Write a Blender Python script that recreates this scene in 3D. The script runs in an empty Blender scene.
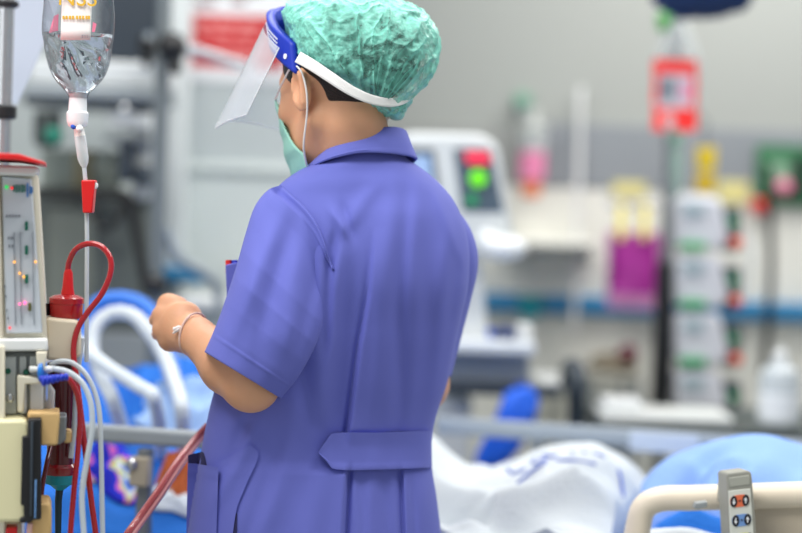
import bpy, bmesh, math, random
import numpy as np
from mathutils import Vector, Matrix, noise

random.seed(7)
C = bpy.context.scene.collection
SC = bpy.context.scene

# ------------------------------------------------------------------ camera, world, lights, exposure
CAM = Vector((0, 0, 1.35))
FPX = 85 / 36 * 802
RM = Matrix.Rotation(math.radians(90 - 2.0), 3, 'X') @ Matrix.Rotation(math.radians(2.0), 3, 'Z')
cd = bpy.data.cameras.new('camera')
cam = bpy.data.objects.new('camera', cd); C.objects.link(cam)
cam.matrix_world = Matrix.Translation(CAM) @ RM.to_4x4()
cd.lens = 85; cd.sensor_width = 36; cd.clip_start = 0.1
cd.dof.use_dof = True; cd.dof.focus_distance = 2.74; cd.dof.aperture_fstop = 1.4
SC.camera = cam

w = bpy.data.worlds.new('ward_light'); SC.world = w; w.use_nodes = True
bg = w.node_tree.nodes['Background']
bg.inputs[0].default_value = (0.93, 0.97, 1.0, 1); bg.inputs[1].default_value = 0.36

def area(name, loc, sx, sy, power, rot=(0, 0, 0), col=(1, 0.98, 0.95)):
    l = bpy.data.lights.new(name, 'AREA'); l.shape = 'RECTANGLE'; l.size = sx; l.size_y = sy
    l.energy = power; l.color = col
    o = bpy.data.objects.new(name, l); C.objects.link(o); o.location = loc; o.rotation_euler = rot
    return o
area('ceiling_lamp_front', (-0.9, 1.9, 2.85), 1.2, 0.7, 37)
area('ceiling_lamp_beyond_bed', (-0.5, 3.9, 2.85), 1.4, 0.7, 22)
area('ceiling_lamp_aisle', (0.9, 2.6, 2.85), 1.2, 0.7, 22)
area('ceiling_lamp_far', (1.2, 4.9, 2.85), 1.4, 0.7, 34)
area('side_fill_left', (-2.6, 1.6, 1.8), 1.6, 1.6, 16, (0, math.radians(-90), 0), (0.95, 0.98, 1))  # added side light from the left, brings out the coat's pleats

SC.view_settings.view_transform = 'Standard'
SC.view_settings.look = 'None'
SC.view_settings.gamma = 1
SC.view_settings.use_curve_mapping = False
SC.view_settings.exposure = 0.35

# ------------------------------------------------------------------ helpers
def at(px, py, Y):
    d = RM @ Vector(((px - 401) / FPX, (266.5 - py) / FPX, -1))
    return CAM + d * (Y / d.y)
def wid(p, Y): return p * Y / FPX

def lin(c):
    c = c / 255
    return c / 12.92 if c <= 0.04045 else ((c + 0.055) / 1.055) ** 2.4
def rgb(r, g, b): return (lin(r), lin(g), lin(b), 1)

def mat(name, col, rough=0.5, metal=0, bump=0, bscale=40, var=0, vscale=8, trans=0, ior=1.45, alpha=1, emit=0, sss=0, spec=0.5, coat=0, sheen=0):
    m = bpy.data.materials.new(name); m.use_nodes = True
    nt = m.node_tree; N = nt.nodes; L = nt.links; p = N['Principled BSDF']
    c = rgb(*col)
    p.inputs['Base Color'].default_value = c
    p.inputs['Roughness'].default_value = rough; p.inputs['Metallic'].default_value = metal
    p.inputs['Transmission Weight'].default_value = trans; p.inputs['IOR'].default_value = ior
    p.inputs['Alpha'].default_value = alpha; p.inputs['Specular IOR Level'].default_value = spec
    p.inputs['Coat Weight'].default_value = coat; p.inputs['Sheen Weight'].default_value = sheen
    if sss:
        p.inputs['Subsurface Weight'].default_value = sss; p.inputs['Subsurface Radius'].default_value = (1, .35, .2); p.inputs['Subsurface Scale'].default_value = 0.006
    if emit:
        p.inputs['Emission Color'].default_value = c; p.inputs['Emission Strength'].default_value = emit
    tc = N.new('ShaderNodeTexCoord')
    if bump:
        n = N.new('ShaderNodeTexNoise'); n.inputs['Scale'].default_value = bscale; n.inputs['Detail'].default_value = 6
        b = N.new('ShaderNodeBump'); b.inputs['Strength'].default_value = bump; b.inputs['Distance'].default_value = 0.01
        L.new(tc.outputs['Object'], n.inputs['Vector']); L.new(n.outputs['Fac'], b.inputs['Height']); L.new(b.outputs['Normal'], p.inputs['Normal'])
    if var:
        n = N.new('ShaderNodeTexNoise'); n.inputs['Scale'].default_value = vscale; n.inputs['Detail'].default_value = 4
        mx = N.new('ShaderNodeMix'); mx.data_type = 'RGBA'
        mx.inputs[6].default_value = tuple(min(1, x * (1 - var)) for x in c[:3]) + (1,)
        mx.inputs[7].default_value = tuple(min(1, x * (1 + var)) for x in c[:3]) + (1,)
        L.new(tc.outputs['Object'], n.inputs['Vector']); L.new(n.outputs['Fac'], mx.inputs[0]); L.new(mx.outputs[2], p.inputs['Base Color'])
    return m

def film(name, col, clear=0.85, rough=0.05, edge=0.5):
    """thin clear plastic: mostly see-through, glossier towards its edges"""
    m = bpy.data.materials.new(name); m.use_nodes = True
    nt = m.node_tree; N = nt.nodes; L = nt.links
    p = N['Principled BSDF']; p.inputs['Base Color'].default_value = rgb(*col); p.inputs['Roughness'].default_value = rough; p.inputs['Specular IOR Level'].default_value = .8
    t = N.new('ShaderNodeBsdfTransparent'); t.inputs[0].default_value = (0.97, 0.98, 0.99, 1)
    lw = N.new('ShaderNodeLayerWeight'); lw.inputs[0].default_value = edge
    mr = N.new('ShaderNodeMapRange'); mr.inputs[1].default_value = 0; mr.inputs[2].default_value = 1
    mr.inputs[3].default_value = clear; mr.inputs[4].default_value = max(0.1, clear - 0.55)
    mx = N.new('ShaderNodeMixShader')
    L.new(lw.outputs['Facing'], mr.inputs[0]); L.new(mr.outputs[0], mx.inputs[0])
    L.new(p.outputs[0], mx.inputs[1]); L.new(t.outputs[0], mx.inputs[2]); L.new(mx.outputs[0], N['Material Output'].inputs[0])
    return m

def crom(pts, n):
    """n points along a smooth curve through pts (tuples of any length)"""
    P = np.array([tuple(p) for p in pts], float)
    if len(P) == 2: return [tuple(P[0] + (P[1] - P[0]) * i / (n - 1)) for i in range(n)]
    d = np.r_[0, np.cumsum(np.sqrt(((P[1:] - P[:-1]) ** 2).sum(1)) + 1e-9)]
    T = np.empty_like(P)
    T[1:-1] = (P[2:] - P[:-2]) / (d[2:] - d[:-2])[:, None]
    T[0] = (P[1] - P[0]) / (d[1] - d[0]); T[-1] = (P[-1] - P[-2]) / (d[-1] - d[-2])
    out = []
    for t in np.linspace(0, d[-1], n):
        i = min(len(P) - 2, max(0, int(np.searchsorted(d, t, side='right') - 1)))
        h = d[i + 1] - d[i]; s = (t - d[i]) / h
        out.append(tuple((2*s**3-3*s**2+1)*P[i] + (s**3-2*s**2+s)*h*T[i] + (-2*s**3+3*s**2)*P[i+1] + (s**3-s**2)*h*T[i+1]))
    return out

def hermite(xs, ys):
    xs = np.array(xs, float); ys = np.array(ys, float); m = np.gradient(ys, xs)
    def f(x):
        x = min(max(x, xs[0]), xs[-1]); i = min(len(xs) - 2, max(0, int(np.searchsorted(xs, x, side='right') - 1)))
        h = xs[i+1]-xs[i]; s = (x-xs[i])/h
        return float((2*s**3-3*s**2+1)*ys[i] + (s**3-2*s**2+s)*h*m[i] + (-2*s**3+3*s**2)*ys[i+1] + (s**3-s**2)*h*m[i+1])
    return f

ORG = {}
class MB:
    def __init__(s): s.v = []; s.f = []
    def add(s, v, f):
        o = len(s.v); s.v += [Vector(p) for p in v]; s.f += [tuple(i + o for i in q) for q in f]; return s
    def box(s, c, size, R=None):
        c = Vector(c); hx, hy, hz = size[0]/2, size[1]/2, size[2]/2
        vs = [Vector((x, y, z)) for z in (-hz, hz) for x, y in ((-hx, -hy), (hx, -hy), (hx, hy), (-hx, hy))]
        if R: vs = [R @ p for p in vs]
        return s.add([c + p for p in vs], [(3,2,1,0),(4,5,6,7),(0,1,5,4),(1,2,6,5),(2,3,7,6),(3,0,4,7)])
    def prism(s, pts, vec):
        n = len(pts); pts = [Vector(p) for p in pts]; vec = Vector(vec)
        return s.add(pts + [p + vec for p in pts], [tuple(range(n))[::-1], tuple(range(n, 2*n))] + [(i, (i+1) % n, n+(i+1) % n, n+i) for i in range(n)])
    def grid(s, fn, nu, nv, cu=False, capv=False):
        vs = [fn(i / (nu if cu else nu-1), j / (nv-1)) for j in range(nv) for i in range(nu)]
        fs = []
        for j in range(nv-1):
            for i in range(nu if cu else nu-1):
                i2 = (i+1) % nu
                fs.append((j*nu+i, j*nu+i2, (j+1)*nu+i2, (j+1)*nu+i))
        if capv: fs += [tuple(range(nu))[::-1], tuple(range((nv-1)*nu, nv*nu))]
        return s.add(vs, fs)
    def tube(s, pts, r, n=12, res=0, closed=False, flat=1.0):
        pts = [Vector(p) for p in pts]
        if res: 
            if closed: pts = [Vector(p) for p in crom(pts + pts[:2], res)]; 
            else: pts = [Vector(p) for p in crom(pts, res)]
        k = len(pts)
        rs = [r]*k if isinstance(r, (int, float)) else list(np.interp(np.linspace(0, 1, k), np.linspace(0, 1, len(r)), r))
        T = [(pts[min(i+1, k-1)] - pts[max(i-1, 0)]).normalized() for i in range(k)]
        u = T[0].orthogonal().normalized(); vs = []
        for i in range(k):
            u = (u - T[i]*u.dot(T[i])).normalized(); b = T[i].cross(u)
            vs += [pts[i] + (u*math.cos(a)*flat + b*math.sin(a))*rs[i] for a in (2*math.pi*j/n for j in range(n))]
        fs = [(i*n+j, i*n+(j+1) % n, (i+1)*n+(j+1) % n, (i+1)*n+j) for i in range(k-1) for j in range(n)]
        fs += [tuple(range(n))[::-1], tuple(range((k-1)*n, k*n))]
        return s.add(vs, fs)
    def lathe(s, base, axis, prof, n=32, sx=1, sy=1, ref=None):
        base = Vector(base); ax = Vector(axis).normalized()
        u = (Vector(ref) if ref else ax.orthogonal()); u = (u - ax*u.dot(ax)).normalized(); b = ax.cross(u)
        vs = [base + ax*h + (u*math.cos(a)*sx + b*math.sin(a)*sy)*max(r, 1e-4) for r, h in prof for a in (2*math.pi*j/n for j in range(n))]
        k = len(prof)
        fs = [(i*n+j, i*n+(j+1) % n, (i+1)*n+(j+1) % n, (i+1)*n+j) for i in range(k-1) for j in range(n)]
        fs += [tuple(range(n))[::-1], tuple(range((k-1)*n, k*n))]
        return s.add(vs, fs)
    def ell(s, c, r, R=None, n=24, m=14):
        c = Vector(c)
        def fn(u, v):
            a = 2*math.pi*u; b = math.pi*(v*0.998+0.001)
            p = Vector((r[0]*math.sin(b)*math.cos(a), r[1]*math.sin(b)*math.sin(a), -r[2]*math.cos(b)))
            return c + (R @ p if R else p)
        return s.grid(fn, n, m, cu=True, capv=True)
    def build(s, name, m, parent=None, bevel=0, solid=0, sub=0, sharp=35, tag=None, kind=None, seg=2, off=0, label=None):
        if parent is not None: org = ORG[parent.name]
        elif kind == 'structure': org = Vector((0, 0, 0))
        else:
            zs = min(p.z for p in s.v); org = Vector((sum(p.x for p in s.v)/len(s.v), sum(p.y for p in s.v)/len(s.v), zs))
        me = bpy.data.meshes.new(name)
        me.from_pydata([tuple(p - org) for p in s.v], [], s.f)
        bm = bmesh.new(); bm.from_mesh(me); bmesh.ops.recalc_face_normals(bm, faces=bm.faces); bm.to_mesh(me); bm.free()
        me.polygons.foreach_set('use_smooth', [True]*len(me.polygons)); me.set_sharp_from_angle(angle=math.radians(sharp))
        me.materials.append(m)
        o = bpy.data.objects.new(name, me); C.objects.link(o)
        if parent is not None: o.parent = parent
        else: o.location = org
        ORG[o.name] = org
        if solid:
            d = o.modifiers.new('solid', 'SOLIDIFY'); d.thickness = solid; d.offset = off
        if bevel:
            b = o.modifiers.new('bevel', 'BEVEL'); b.width = bevel; b.segments = seg; b.limit_method = 'ANGLE'; b.angle_limit = math.radians(40)
        if sub:
            b = o.modifiers.new('sub', 'SUBSURF'); b.levels = sub; b.render_levels = sub
        if tag: settag(o, *tag)
        if kind: o['kind'] = kind
        if label: o['label'] = label
        return o

def settag(o, label, cat, group=None):
    o['label'] = label; o['category'] = cat
    if group: o['group'] = group
def thing(name, label, cat, loc, group=None):
    o = bpy.data.objects.new(name, None); C.objects.link(o); o.location = loc; o.empty_display_size = 0.05
    ORG[o.name] = Vector(loc); settag(o, label, cat, group)
    return o
def dup(root, delta, label, group=None):
    r = root.copy(); C.objects.link(r); r.location = root.location + Vector(delta); r['label'] = label
    if group: r['group'] = group
    for ch in list(root.children):
        c = ch.copy(); C.objects.link(c); c.parent = r
        for g in ch.children:
            d = g.copy(); C.objects.link(d); d.parent = c
    return r
def floor_of(p): return Vector((p.x, p.y, 0))
def Rz(deg): return Matrix.Rotation(math.radians(deg), 3, 'Z')
def text_mesh(name, body, size, m, parent, loc, R, extrude=0.0004, align='CENTER'):
    cu = bpy.data.curves.new(name, 'FONT'); cu.body = body; cu.size = size; cu.extrude = extrude; cu.align_x = align; cu.align_y = 'CENTER'
    t = bpy.data.objects.new(name + '_tmp', cu); C.objects.link(t)
    dg = bpy.context.evaluated_depsgraph_get(); dg.update()
    me = bpy.data.meshes.new_from_object(t.evaluated_get(dg)); me.name = name
    bpy.data.objects.remove(t)
    me.materials.clear(); me.materials.append(m)
    me.transform(Matrix.Translation(Vector(loc) - ORG[parent.name]) @ R.to_4x4())
    o = bpy.data.objects.new(name, me); C.objects.link(o); o.parent = parent; ORG[o.name] = ORG[parent.name]
    return o

# upright facing the camera: text x -> world x, text y -> world z
UP = Matrix.Rotation(math.radians(90), 3, 'X')

# ------------------------------------------------------------------ smooth solids (signed distance -> surface nets)
def sdf_mesh(prims, lo, hi, h):
    lo = np.array(lo, float); n = np.ceil((np.array(hi) - lo) / h).astype(int) + 1
    F = np.full(tuple(n), 0.2, np.float32)
    ax = [lo[i] + h*np.arange(n[i]) for i in range(3)]
    for pr in prims:
        kind, k = pr[0], pr[1]
        if kind == 'cap':
            a, b, ra, rb = np.array(pr[2]), np.array(pr[3]), pr[4], pr[5]
            mn = np.minimum(a-ra, b-rb); mx = np.maximum(a+ra, b+rb)
        else:
            c, rad = np.array(pr[2]), np.array(pr[3]); R = np.array(pr[4]) if pr[4] is not None else np.eye(3)
            mn = c - max(rad); mx = c + max(rad)
        mg = 2*k + 3*h
        i0 = np.clip(np.floor((mn-mg-lo)/h).astype(int), 0, n-1); i1 = np.clip(np.ceil((mx+mg-lo)/h).astype(int)+1, 1, n)
        if (i1 <= i0).any(): continue
        sl = tuple(slice(i0[i], i1[i]) for i in range(3))
        X = ax[0][sl[0]][:, None, None]; Yy = ax[1][sl[1]][None, :, None]; Z = ax[2][sl[2]][None, None, :]
        if kind == 'cap':
            d = b - a; dd = d @ d + 1e-12
            t = np.clip(((X-a[0])*d[0] + (Yy-a[1])*d[1] + (Z-a[2])*d[2]) / dd, 0, 1)
            g = np.sqrt((X-a[0]-t*d[0])**2 + (Yy-a[1]-t*d[1])**2 + (Z-a[2]-t*d[2])**2) - (ra + (rb-ra)*t)
        else:
            q = [((X-c[0])*R[0, i] + (Yy-c[1])*R[1, i] + (Z-c[2])*R[2, i]) for i in range(3)]
            k0 = np.sqrt(sum((q[i]/rad[i])**2 for i in range(3))); k1 = np.sqrt(sum((q[i]/rad[i]**2)**2 for i in range(3))) + 1e-9
            g = k0*(k0-1)/k1
        A = F[sl]
        if kind == 'cut':
            hh = np.clip(0.5 - 0.5*(A+g)/k, 0, 1); F[sl] = A*(1-hh) - g*hh + k*hh*(1-hh)
        else:
            hh = np.clip(0.5 + 0.5*(A-g)/k, 0, 1); F[sl] = A*(1-hh) + g*hh - k*hh*(1-hh)
    ins = F < 0
    cnt = np.zeros(tuple(n-1), np.int8)
    for dx in (0, 1):
        for dy in (0, 1):
            for dz in (0, 1): cnt += ins[dx:n[0]-1+dx, dy:n[1]-1+dy, dz:n[2]-1+dz]
    cells = np.argwhere((cnt > 0) & (cnt < 8))
    idx = np.full(tuple(n-1), -1, np.int64); idx[tuple(cells.T)] = np.arange(len(cells))
    acc = np.zeros((len(cells), 3)); num = np.zeros(len(cells))
    corners = [(x, y, z) for x in (0, 1) for y in (0, 1) for z in (0, 1)]
    for c0 in corners:
        for axi in range(3):
            if c0[axi]: continue
            c1 = list(c0); c1[axi] = 1
            f0 = F[tuple((cells + c0).T)]; f1 = F[tuple((cells + c1).T)]
            m = (f0 < 0) != (f1 < 0); t = np.where(m, f0/(f0-f1+1e-20), 0)
            p = np.tile(np.array(c0, float), (len(cells), 1)); p[:, axi] = t
            acc[m] += p[m]; num[m] += 1
    V = lo + h*(cells + acc/num[:, None])
    faces = []
    for axi in range(3):
        s0 = [slice(0, n[i]) for i in range(3)]; s1 = list(s0); s0[axi] = slice(0, n[axi]-1); s1[axi] = slice(1, n[axi])
        e = np.argwhere(ins[tuple(s0)] != ins[tuple(s1)])
        a, b = [i for i in range(3) if i != axi]
        e = e[(e[:, a] > 0) & (e[:, b] > 0) & (e[:, a] < n[a]-1) & (e[:, b] < n[b]-1)]
        q = []
        for da, db in ((0, 0), (1, 0), (1, 1), (0, 1)):
            c = e.copy(); c[:, a] -= da; c[:, b] -= db; q.append(idx[tuple(c.T)])
        faces.append(np.stack(q, 1))
    return V, np.concatenate(faces)

def sdf_obj(name, prims, lo, hi, h, m, parent, smooth=2):
    V, Q = sdf_mesh(prims, lo, hi, h)
    b = MB(); b.v = [Vector(p) for p in V]; b.f = [tuple(int(i) for i in q) for q in Q]
    o = b.build(name, m, parent, sharp=180)
    if smooth:
        d = o.modifiers.new('smooth', 'SMOOTH'); d.iterations = smooth; d.factor = 0.5
    return o

# ------------------------------------------------------------------ shared materials
M = {}
M['white'] = mat('white_plastic', (226, 229, 228), 0.4, var=.03)
M['offwhite'] = mat('ivory_plastic', (222, 216, 196), 0.42, var=.04)
M['cream'] = mat('cream_enamel', (232, 219, 198), 0.35, var=.03)
M['tan'] = mat('tan_plastic', (214, 178, 120), 0.5, var=.05)
M['black'] = mat('black_plastic', (24, 25, 28), 0.45)
M['slate'] = mat('slate_plastic', (52, 62, 72), 0.4, var=.08)
M['grey'] = mat('grey_plastic', (140, 146, 148), 0.45, var=.04)
M['midgrey'] = mat('mid_grey_metal', (120, 126, 130), 0.4, metal=.3)
M['railgrey'] = mat('painted_grey_rail', (150, 158, 162), 0.4, var=.04)
M['chrome'] = mat('brushed_steel', (190, 192, 195), 0.25, metal=.9)
M['red'] = mat('red_plastic', (212, 28, 30), 0.35)
M['green'] = mat('green_plastic', (30, 150, 95), 0.45)
M['teal'] = mat('teal_plastic', (20, 135, 150), 0.4)
M['blue'] = mat('blue_plastic', (30, 90, 200), 0.4)
M['navy'] = mat('navy_cloth', (22, 48, 92), 0.8, bump=.3)
M['yellow'] = mat('yellow_plastic', (225, 195, 30), 0.5)
M['paleyellow'] = mat('pale_yellow_paper', (214, 205, 140), 0.7)
M['magenta'] = mat('magenta_plastic', (142, 0, 126), 0.5, var=.08)
M['pink'] = mat('pink_plastic', (235, 120, 190), 0.5)
M['tube'] = film('clear_tubing', (235, 240, 240), 0.45, 0.12, 0.4)
M['wtube'] = mat('milky_tubing', (205, 214, 220), 0.3, alpha=.8)
M['blood'] = mat('blood_filled_tubing', (165, 12, 26), 0.18, coat=.6)
M['darkblood'] = mat('dark_blood_in_plastic', (84, 8, 16), 0.25, coat=.5)
# ------------------------------------------------------------------ the room
M['floor'] = mat('grey_vinyl_floor', (176, 180, 176), 0.35, var=.05, vscale=3)
M['wall'] = mat('warm_grey_wall', (158, 161, 157), 0.7, var=.02, vscale=2)
M['wallband'] = mat('grey_wall_panel', (134, 139, 144), 0.5, var=.03)
M['wallcream'] = mat('cream_wall_panel', (220, 220, 212), 0.5, var=.03)
M['wallwhite'] = mat('white_wall_panel', (208, 216, 214), 0.5, var=.02)
M['wallleft'] = mat('cool_grey_wall', (178, 186, 187), 0.5, var=.02)
M['rail'] = mat('blue_wall_guard', (30, 120, 170), 0.4, var=.05)

MB().box((0, 3.2, -.05), (9, 8, .1)).build('floor', M['floor'], kind='structure')
YB = 5.7; YL = 5.05
def zat(px, py, Y): return at(px, py, Y).z
MB().box((1.2, YB+.1, 1.45), (6.4, .2, 2.9)).build('wall_back', M['wall'], kind='structure')
xl0 = at(345, 200, YL).x
MB().box((xl0/2-1.75+0.0, (YL+YB)/2, 1.45), (3.5+xl0, YB-YL, 2.9)).build('wall_left', M['wallleft'], kind='structure')
# panels and guards on the back wall (each runs level along it)
zt, zb, zr1, zr2 = zat(690, 128, YB), zat(690, 192, YB), zat(640, 297, YB), zat(640, 316, YB)
x0, x1 = xl0+.02, 2.6
MB().box(((at(535, 0, YB).x+x1)/2, YB-.008, (zt+zb)/2), (x1-at(535, 0, YB).x, .016, zt-zb)).build('trim_1', M['wallband'], kind='structure', bevel=.003)
MB().box(((x0+x1)/2, YB-.006, (zb+.02)/2), (x1-x0, .012, zb-.02)).build('trim_2', M['wallcream'], kind='structure', bevel=.003)
MB().box(((x0+x1)/2, YB-.035, (zr1+zr2)/2), (x1-x0, .045, zr1-zr2)).build('trim_3', M['rail'], kind='structure', bevel=.012)
zt4 = zat(450, 126, YB)
MB().box(((x0+at(535, 0, YB).x)/2, YB-.007, (zt4+zb)/2), (at(535, 0, YB).x-x0, .014, zt4-zb)).build('trim_4', mat('pale_wall_panel', (150, 152, 149), .6), kind='structure', bevel=.003)
# left wall: ledge, white lower panel, guard strip
zl = zat(230, 168, YL)
xa, xb = at(186, 0, YL).x, xl0
MB().box(((xa+xb)/2, YL-.015, zl), (xb-xa, .03, wid(9, YL))).build('trim_5', M['wallwhite'], kind='structure', bevel=.005)
MB().box(((-3.3+xb)/2, YL-.006, zl/2), (xb+3.3, .012, zl-.02)).build('trim_6', M['wallwhite'], kind='structure', bevel=.003)
MB().box(((at(150, 0, YL).x+at(218, 0, YL).x)/2, YL-.13, zat(184, 273, YL)), (wid(70, YL), .06, wid(15, YL))).build('trim_7', M['rail'], kind='structure', bevel=.012)
# white upright service column on the left wall
cx = at(178, 100, YL).x
MB().box((cx, YL-.05, 1.35), (wid(27, YL), .1, 2.7)).build('trim_8', mat('white_service_column', (206, 212, 212), .45), kind='structure', bevel=.012)
c1 = at(163, 20, YL).x
MB().box((c1, YL-.03, zat(163, 10, YL)), (wid(12, YL), .05, wid(60, YL))).build('trim_9', mat('service_column_blue_face', (90, 130, 215), .5), kind='structure', bevel=.006)

# notice on the left wall
M['paper'] = mat('white_notice_paper', (226, 228, 230), .6)
M['noticered'] = mat('red_notice_ink', (190, 12, 20), .6)
M['noticepink'] = mat('pale_notice_lettering', (222, 140, 138), .6)
t = thing('notice', 'white notice with a red block of pale lettering on the left wall', 'notice', at(236, 80, YL-.006))
def wallbox(px0, py0, px1, py1, Y, d):
    a = at(px0, py0, Y); c = at(px1, py1, Y); return MB().box(((a.x+c.x)/2, Y-d/2, (a.z+c.z)/2), (abs(c.x-a.x), d, abs(a.z-c.z)))
wallbox(180, -70, 290, 84, YL-.002, .004).build('sheet', M['paper'], t)
rb = wallbox(193, 14, 284, 70, YL-.006, .002).build('red_block', M['noticered'], t)
lb = MB()
for (x0_, x1_, y_) in ((197, 214, 24), (217, 236, 24), (239, 262, 26), (197, 208, 33), (211, 232, 33), (236, 256, 34), (214, 230, 47), (233, 250, 48), (253, 276, 49), (200, 222, 57), (226, 248, 58), (252, 270, 59)):
    lb.v += []; bx = wallbox(x0_, y_-2.6, x1_, y_+2.6, YL-.008, .001); lb.add(bx.v, bx.f)
lb.build('pale_lettering', M['noticepink'], t)
db = MB()
for (x0_, x1_, y_) in ((196, 216, 2), (230, 246, 1), (204, 222, -8), (228, 262, -8)):
    bx = wallbox(x0_, y_-3, x1_, y_+3, YL-.006, .001); db.add(bx.v, bx.f)
db.build('dark_lettering', mat('dark_red_ink', (110, 40, 50), .6), t)
# ------------------------------------------------------------------ the person
M['skin'] = mat('skin', (214, 160, 125), 0.5, bump=.05, bscale=250, var=.06, vscale=25, sss=.15)
M['coat'] = mat('purple_cotton', (99, 106, 190), 0.8, bump=.10, bscale=900, var=.03, vscale=6, sheen=.05)
M['coatdark'] = mat('dark_violet_gap_shade', (40, 38, 84), 0.8)  # coat violet darkened, paints the shade inside its openings
M['hair'] = mat('black_hair', (22, 18, 18), 0.45, bump=.6, bscale=300)
M['mask'] = mat('mint_mask_fabric', (150, 205, 190), 0.8, bump=.15, bscale=500)
M['loop'] = mat('white_ear_loop', (225, 222, 220), 0.8)
M['shoe'] = mat('white_leather', (230, 230, 230), 0.5)
M['trouser'] = mat('violet_trouser_cotton', (84, 84, 160), 0.8)
M['band'] = mat('royal_blue_band', (18, 50, 178), 0.45)
M['print'] = mat('white_print', (225, 230, 240), 0.6)

Pn = lambda x, y, Y: np.array(at(x, y, Y))
person = thing('person', 'person in purple short-sleeved coat, green bouffant cap and face shield, back turned, fist raised', 'person', floor_of(at(350, 400, 2.86)))
ORGP = ORG[person.name]

# --- head frame
Hc = at(337, 86, 2.86)
yaw = math.radians(42); pit = math.radians(12)
hf = Vector((-math.sin(yaw)*math.cos(pit), math.cos(yaw)*math.cos(pit), -math.sin(pit)))
hl = Vector((-math.cos(yaw), -math.sin(yaw), 0)); hu = hf.cross(hl) * 1.0
if hu.z < 0: hu = -hu
HR = np.array(Matrix((hf, hl, hu)).transposed())
def H(f, l, u): return Hc + hf*f + hl*l + hu*u
def Hn(f, l, u): return np.array(H(f, l, u))

prims = []
def cap(a, b, ra, rb, k=.012): prims.append(('cap', k, np.array(a), np.array(b), ra, rb))
def ell(c, r, R=None, k=.012, kind='ell'): prims.append((kind, k, np.array(c), r, R))
# torso, legs
pel = Pn(338, 560, 2.88); che = Pn(358, 300, 2.88); upp = Pn(362, 225, 2.88)
ell(pel, (.125, .085, .12), None, .04); cap(pel, che, .075, .080, .03); cap(che, upp, .08, .065, .03)
LS = Pn(300, 228, 2.815); RS = Pn(432, 228, 2.95)
cap(upp, LS, .06, .036, .02); cap(upp, RS, .065, .042, .03)
for px, Yl in ((302, 2.84), (378, 2.93)):
    hp = Pn(px, 590, Yl); kn = Pn(px-2, 880, Yl); an = np.array((kn[0], kn[1]+.02, .085))
    cap(hp, kn, .078, .052, .03); cap(kn, an, .05, .034, .02)
    ft = np.array((kn[0]-.07, kn[1]+.13, .035)); cap(an, ft, .035, .03, .02)
# neck and head
nb = Pn(362, 178, 2.87)
cap(nb, Hn(-.02, 0, -.06), .060, .054, .02)
ell(Hn(-.012, 0, .032), (.098, .077, .092), HR, .02)
ell(Hn(.034, 0, -.055), (.058, .056, .072), HR, .03)
cap(Hn(.06, .02, -.105), Hn(-.005, .055, -.055), .02, .018, .02); cap(Hn(.06, -.02, -.105), Hn(-.005, -.055, -.055), .02, .018, .02)
ell(Hn(.072, 0, -.112), (.018, .02, .016), HR, .012)
cap(Hn(.086, 0, -.005), Hn(.094, 0, -.044), .008, .011, .012)
for s in (1, -1):
    ell(Hn(.088, .011*s, -.048), (.008, .008, .007), HR, .006)
    ell(Hn(.086, .030*s, -.004), (.014, .016, .010), HR, .010, 'cut')
    cap(Hn(.082, .016*s, .02), Hn(.066, .046*s, .02), .008, .007, .012); ell(Hn(.045, .03*s, -.008), (.036, .030, .034), HR, .02)
    ell(Hn(.066, .038*s, -.03), (.022, .020, .018), HR, .015)
    # ears
    er = Matrix.Rotation(math.radians(20*s), 3, hu) @ Matrix((hf, hl, hu)).transposed()
    ern = np.array(er)
    ell(Hn(-.012, .081*s, -.014), (.018, .0075, .034), ern, .005)
    ell(Hn(-.006, .088*s, -.012), (.009, .006, .018), ern, .004, 'cut')
    cap(Hn(-.024, .086*s, .005), Hn(-.018, .083*s, -.035), .0055, .005, .004)
    cap(Hn(-.004, .08*s, .016), Hn(-.024, .087*s, .005), .0055, .0055, .004)
ell(Hn(.097, 0, -.073), (.012, .024, .006), HR, .005); ell(Hn(.095, 0, -.084), (.012, .02, .007), HR, .005)
# left arm
LE = Pn(251, 383, 2.735); LW = Pn(197, 337, 2.83)
LM = LS*.5+LE*.5 + np.array((0, -.02, 0))
cap(LS, LM, .036, .04, .02); cap(LM, LE, .04, .0385, .02)
cap(LE, LE*.6+LW*.4 + np.array((0, 0, -.002)), .0385, .040, .02); cap(LE*.6+LW*.4, LW, .040, .029, .02)
def hand(W, mcp, fing, thumb, r=.0092):
    for i, m in enumerate(mcp):
        cap(W, m, .019, .0122 if i else .0135, .016)
    cap((W+mcp[0])/2, (W+mcp[3])/2, .017, .016, .012)
    for i, f in enumerate(fing):
        rr = r*(1, 1.03, .98, .86)[i]; pts = [mcp[i]] + f
        for j in range(len(pts)-1): cap(pts[j], pts[j+1], rr*(1.12, 1.02, .94)[j], rr*(1.02, .94, .82)[j], .003)
    for j in range(len(thumb)-1): cap(thumb[j], thumb[j+1], (.015, .0118, .0105)[j], (.0118, .0105, .009)[j], .006)
HY = 2.875
mcp = [Pn(168, 305, HY+.022), Pn(162, 317, HY+.008), Pn(163, 331, HY), Pn(170, 342, HY-.004)]
ell(Pn(183, 323, HY-.016), (.030, .018, .034), Matrix.Rotation(math.radians(28), 3, 'Y'), .012)
for i in range(4): ell(mcp[i] + np.array((-.001, -.002, .002)), (.0125, .0125, .0120), None, .003)
cap(Pn(178, 306, HY+.02), Pn(172, 304, HY+.03), .014, .012, .012)
fing = []
for i, (dx, dy) in enumerate(((-9, 4), (-10, 5), (-8, 5), (-6, 3))):
    m = mcp[i]; L = (.043, .047, .043, .034)[i]
    p1 = m + np.array((wid(dx, 2.9), L*.78, -wid(dy, 2.9)))
    p2 = p1 + np.array((L*.50, L*.16, -L*.14)); p3 = p2 + np.array((L*.22, -L*.38, .0))
    fing.append([p1, p2, p3])
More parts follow.
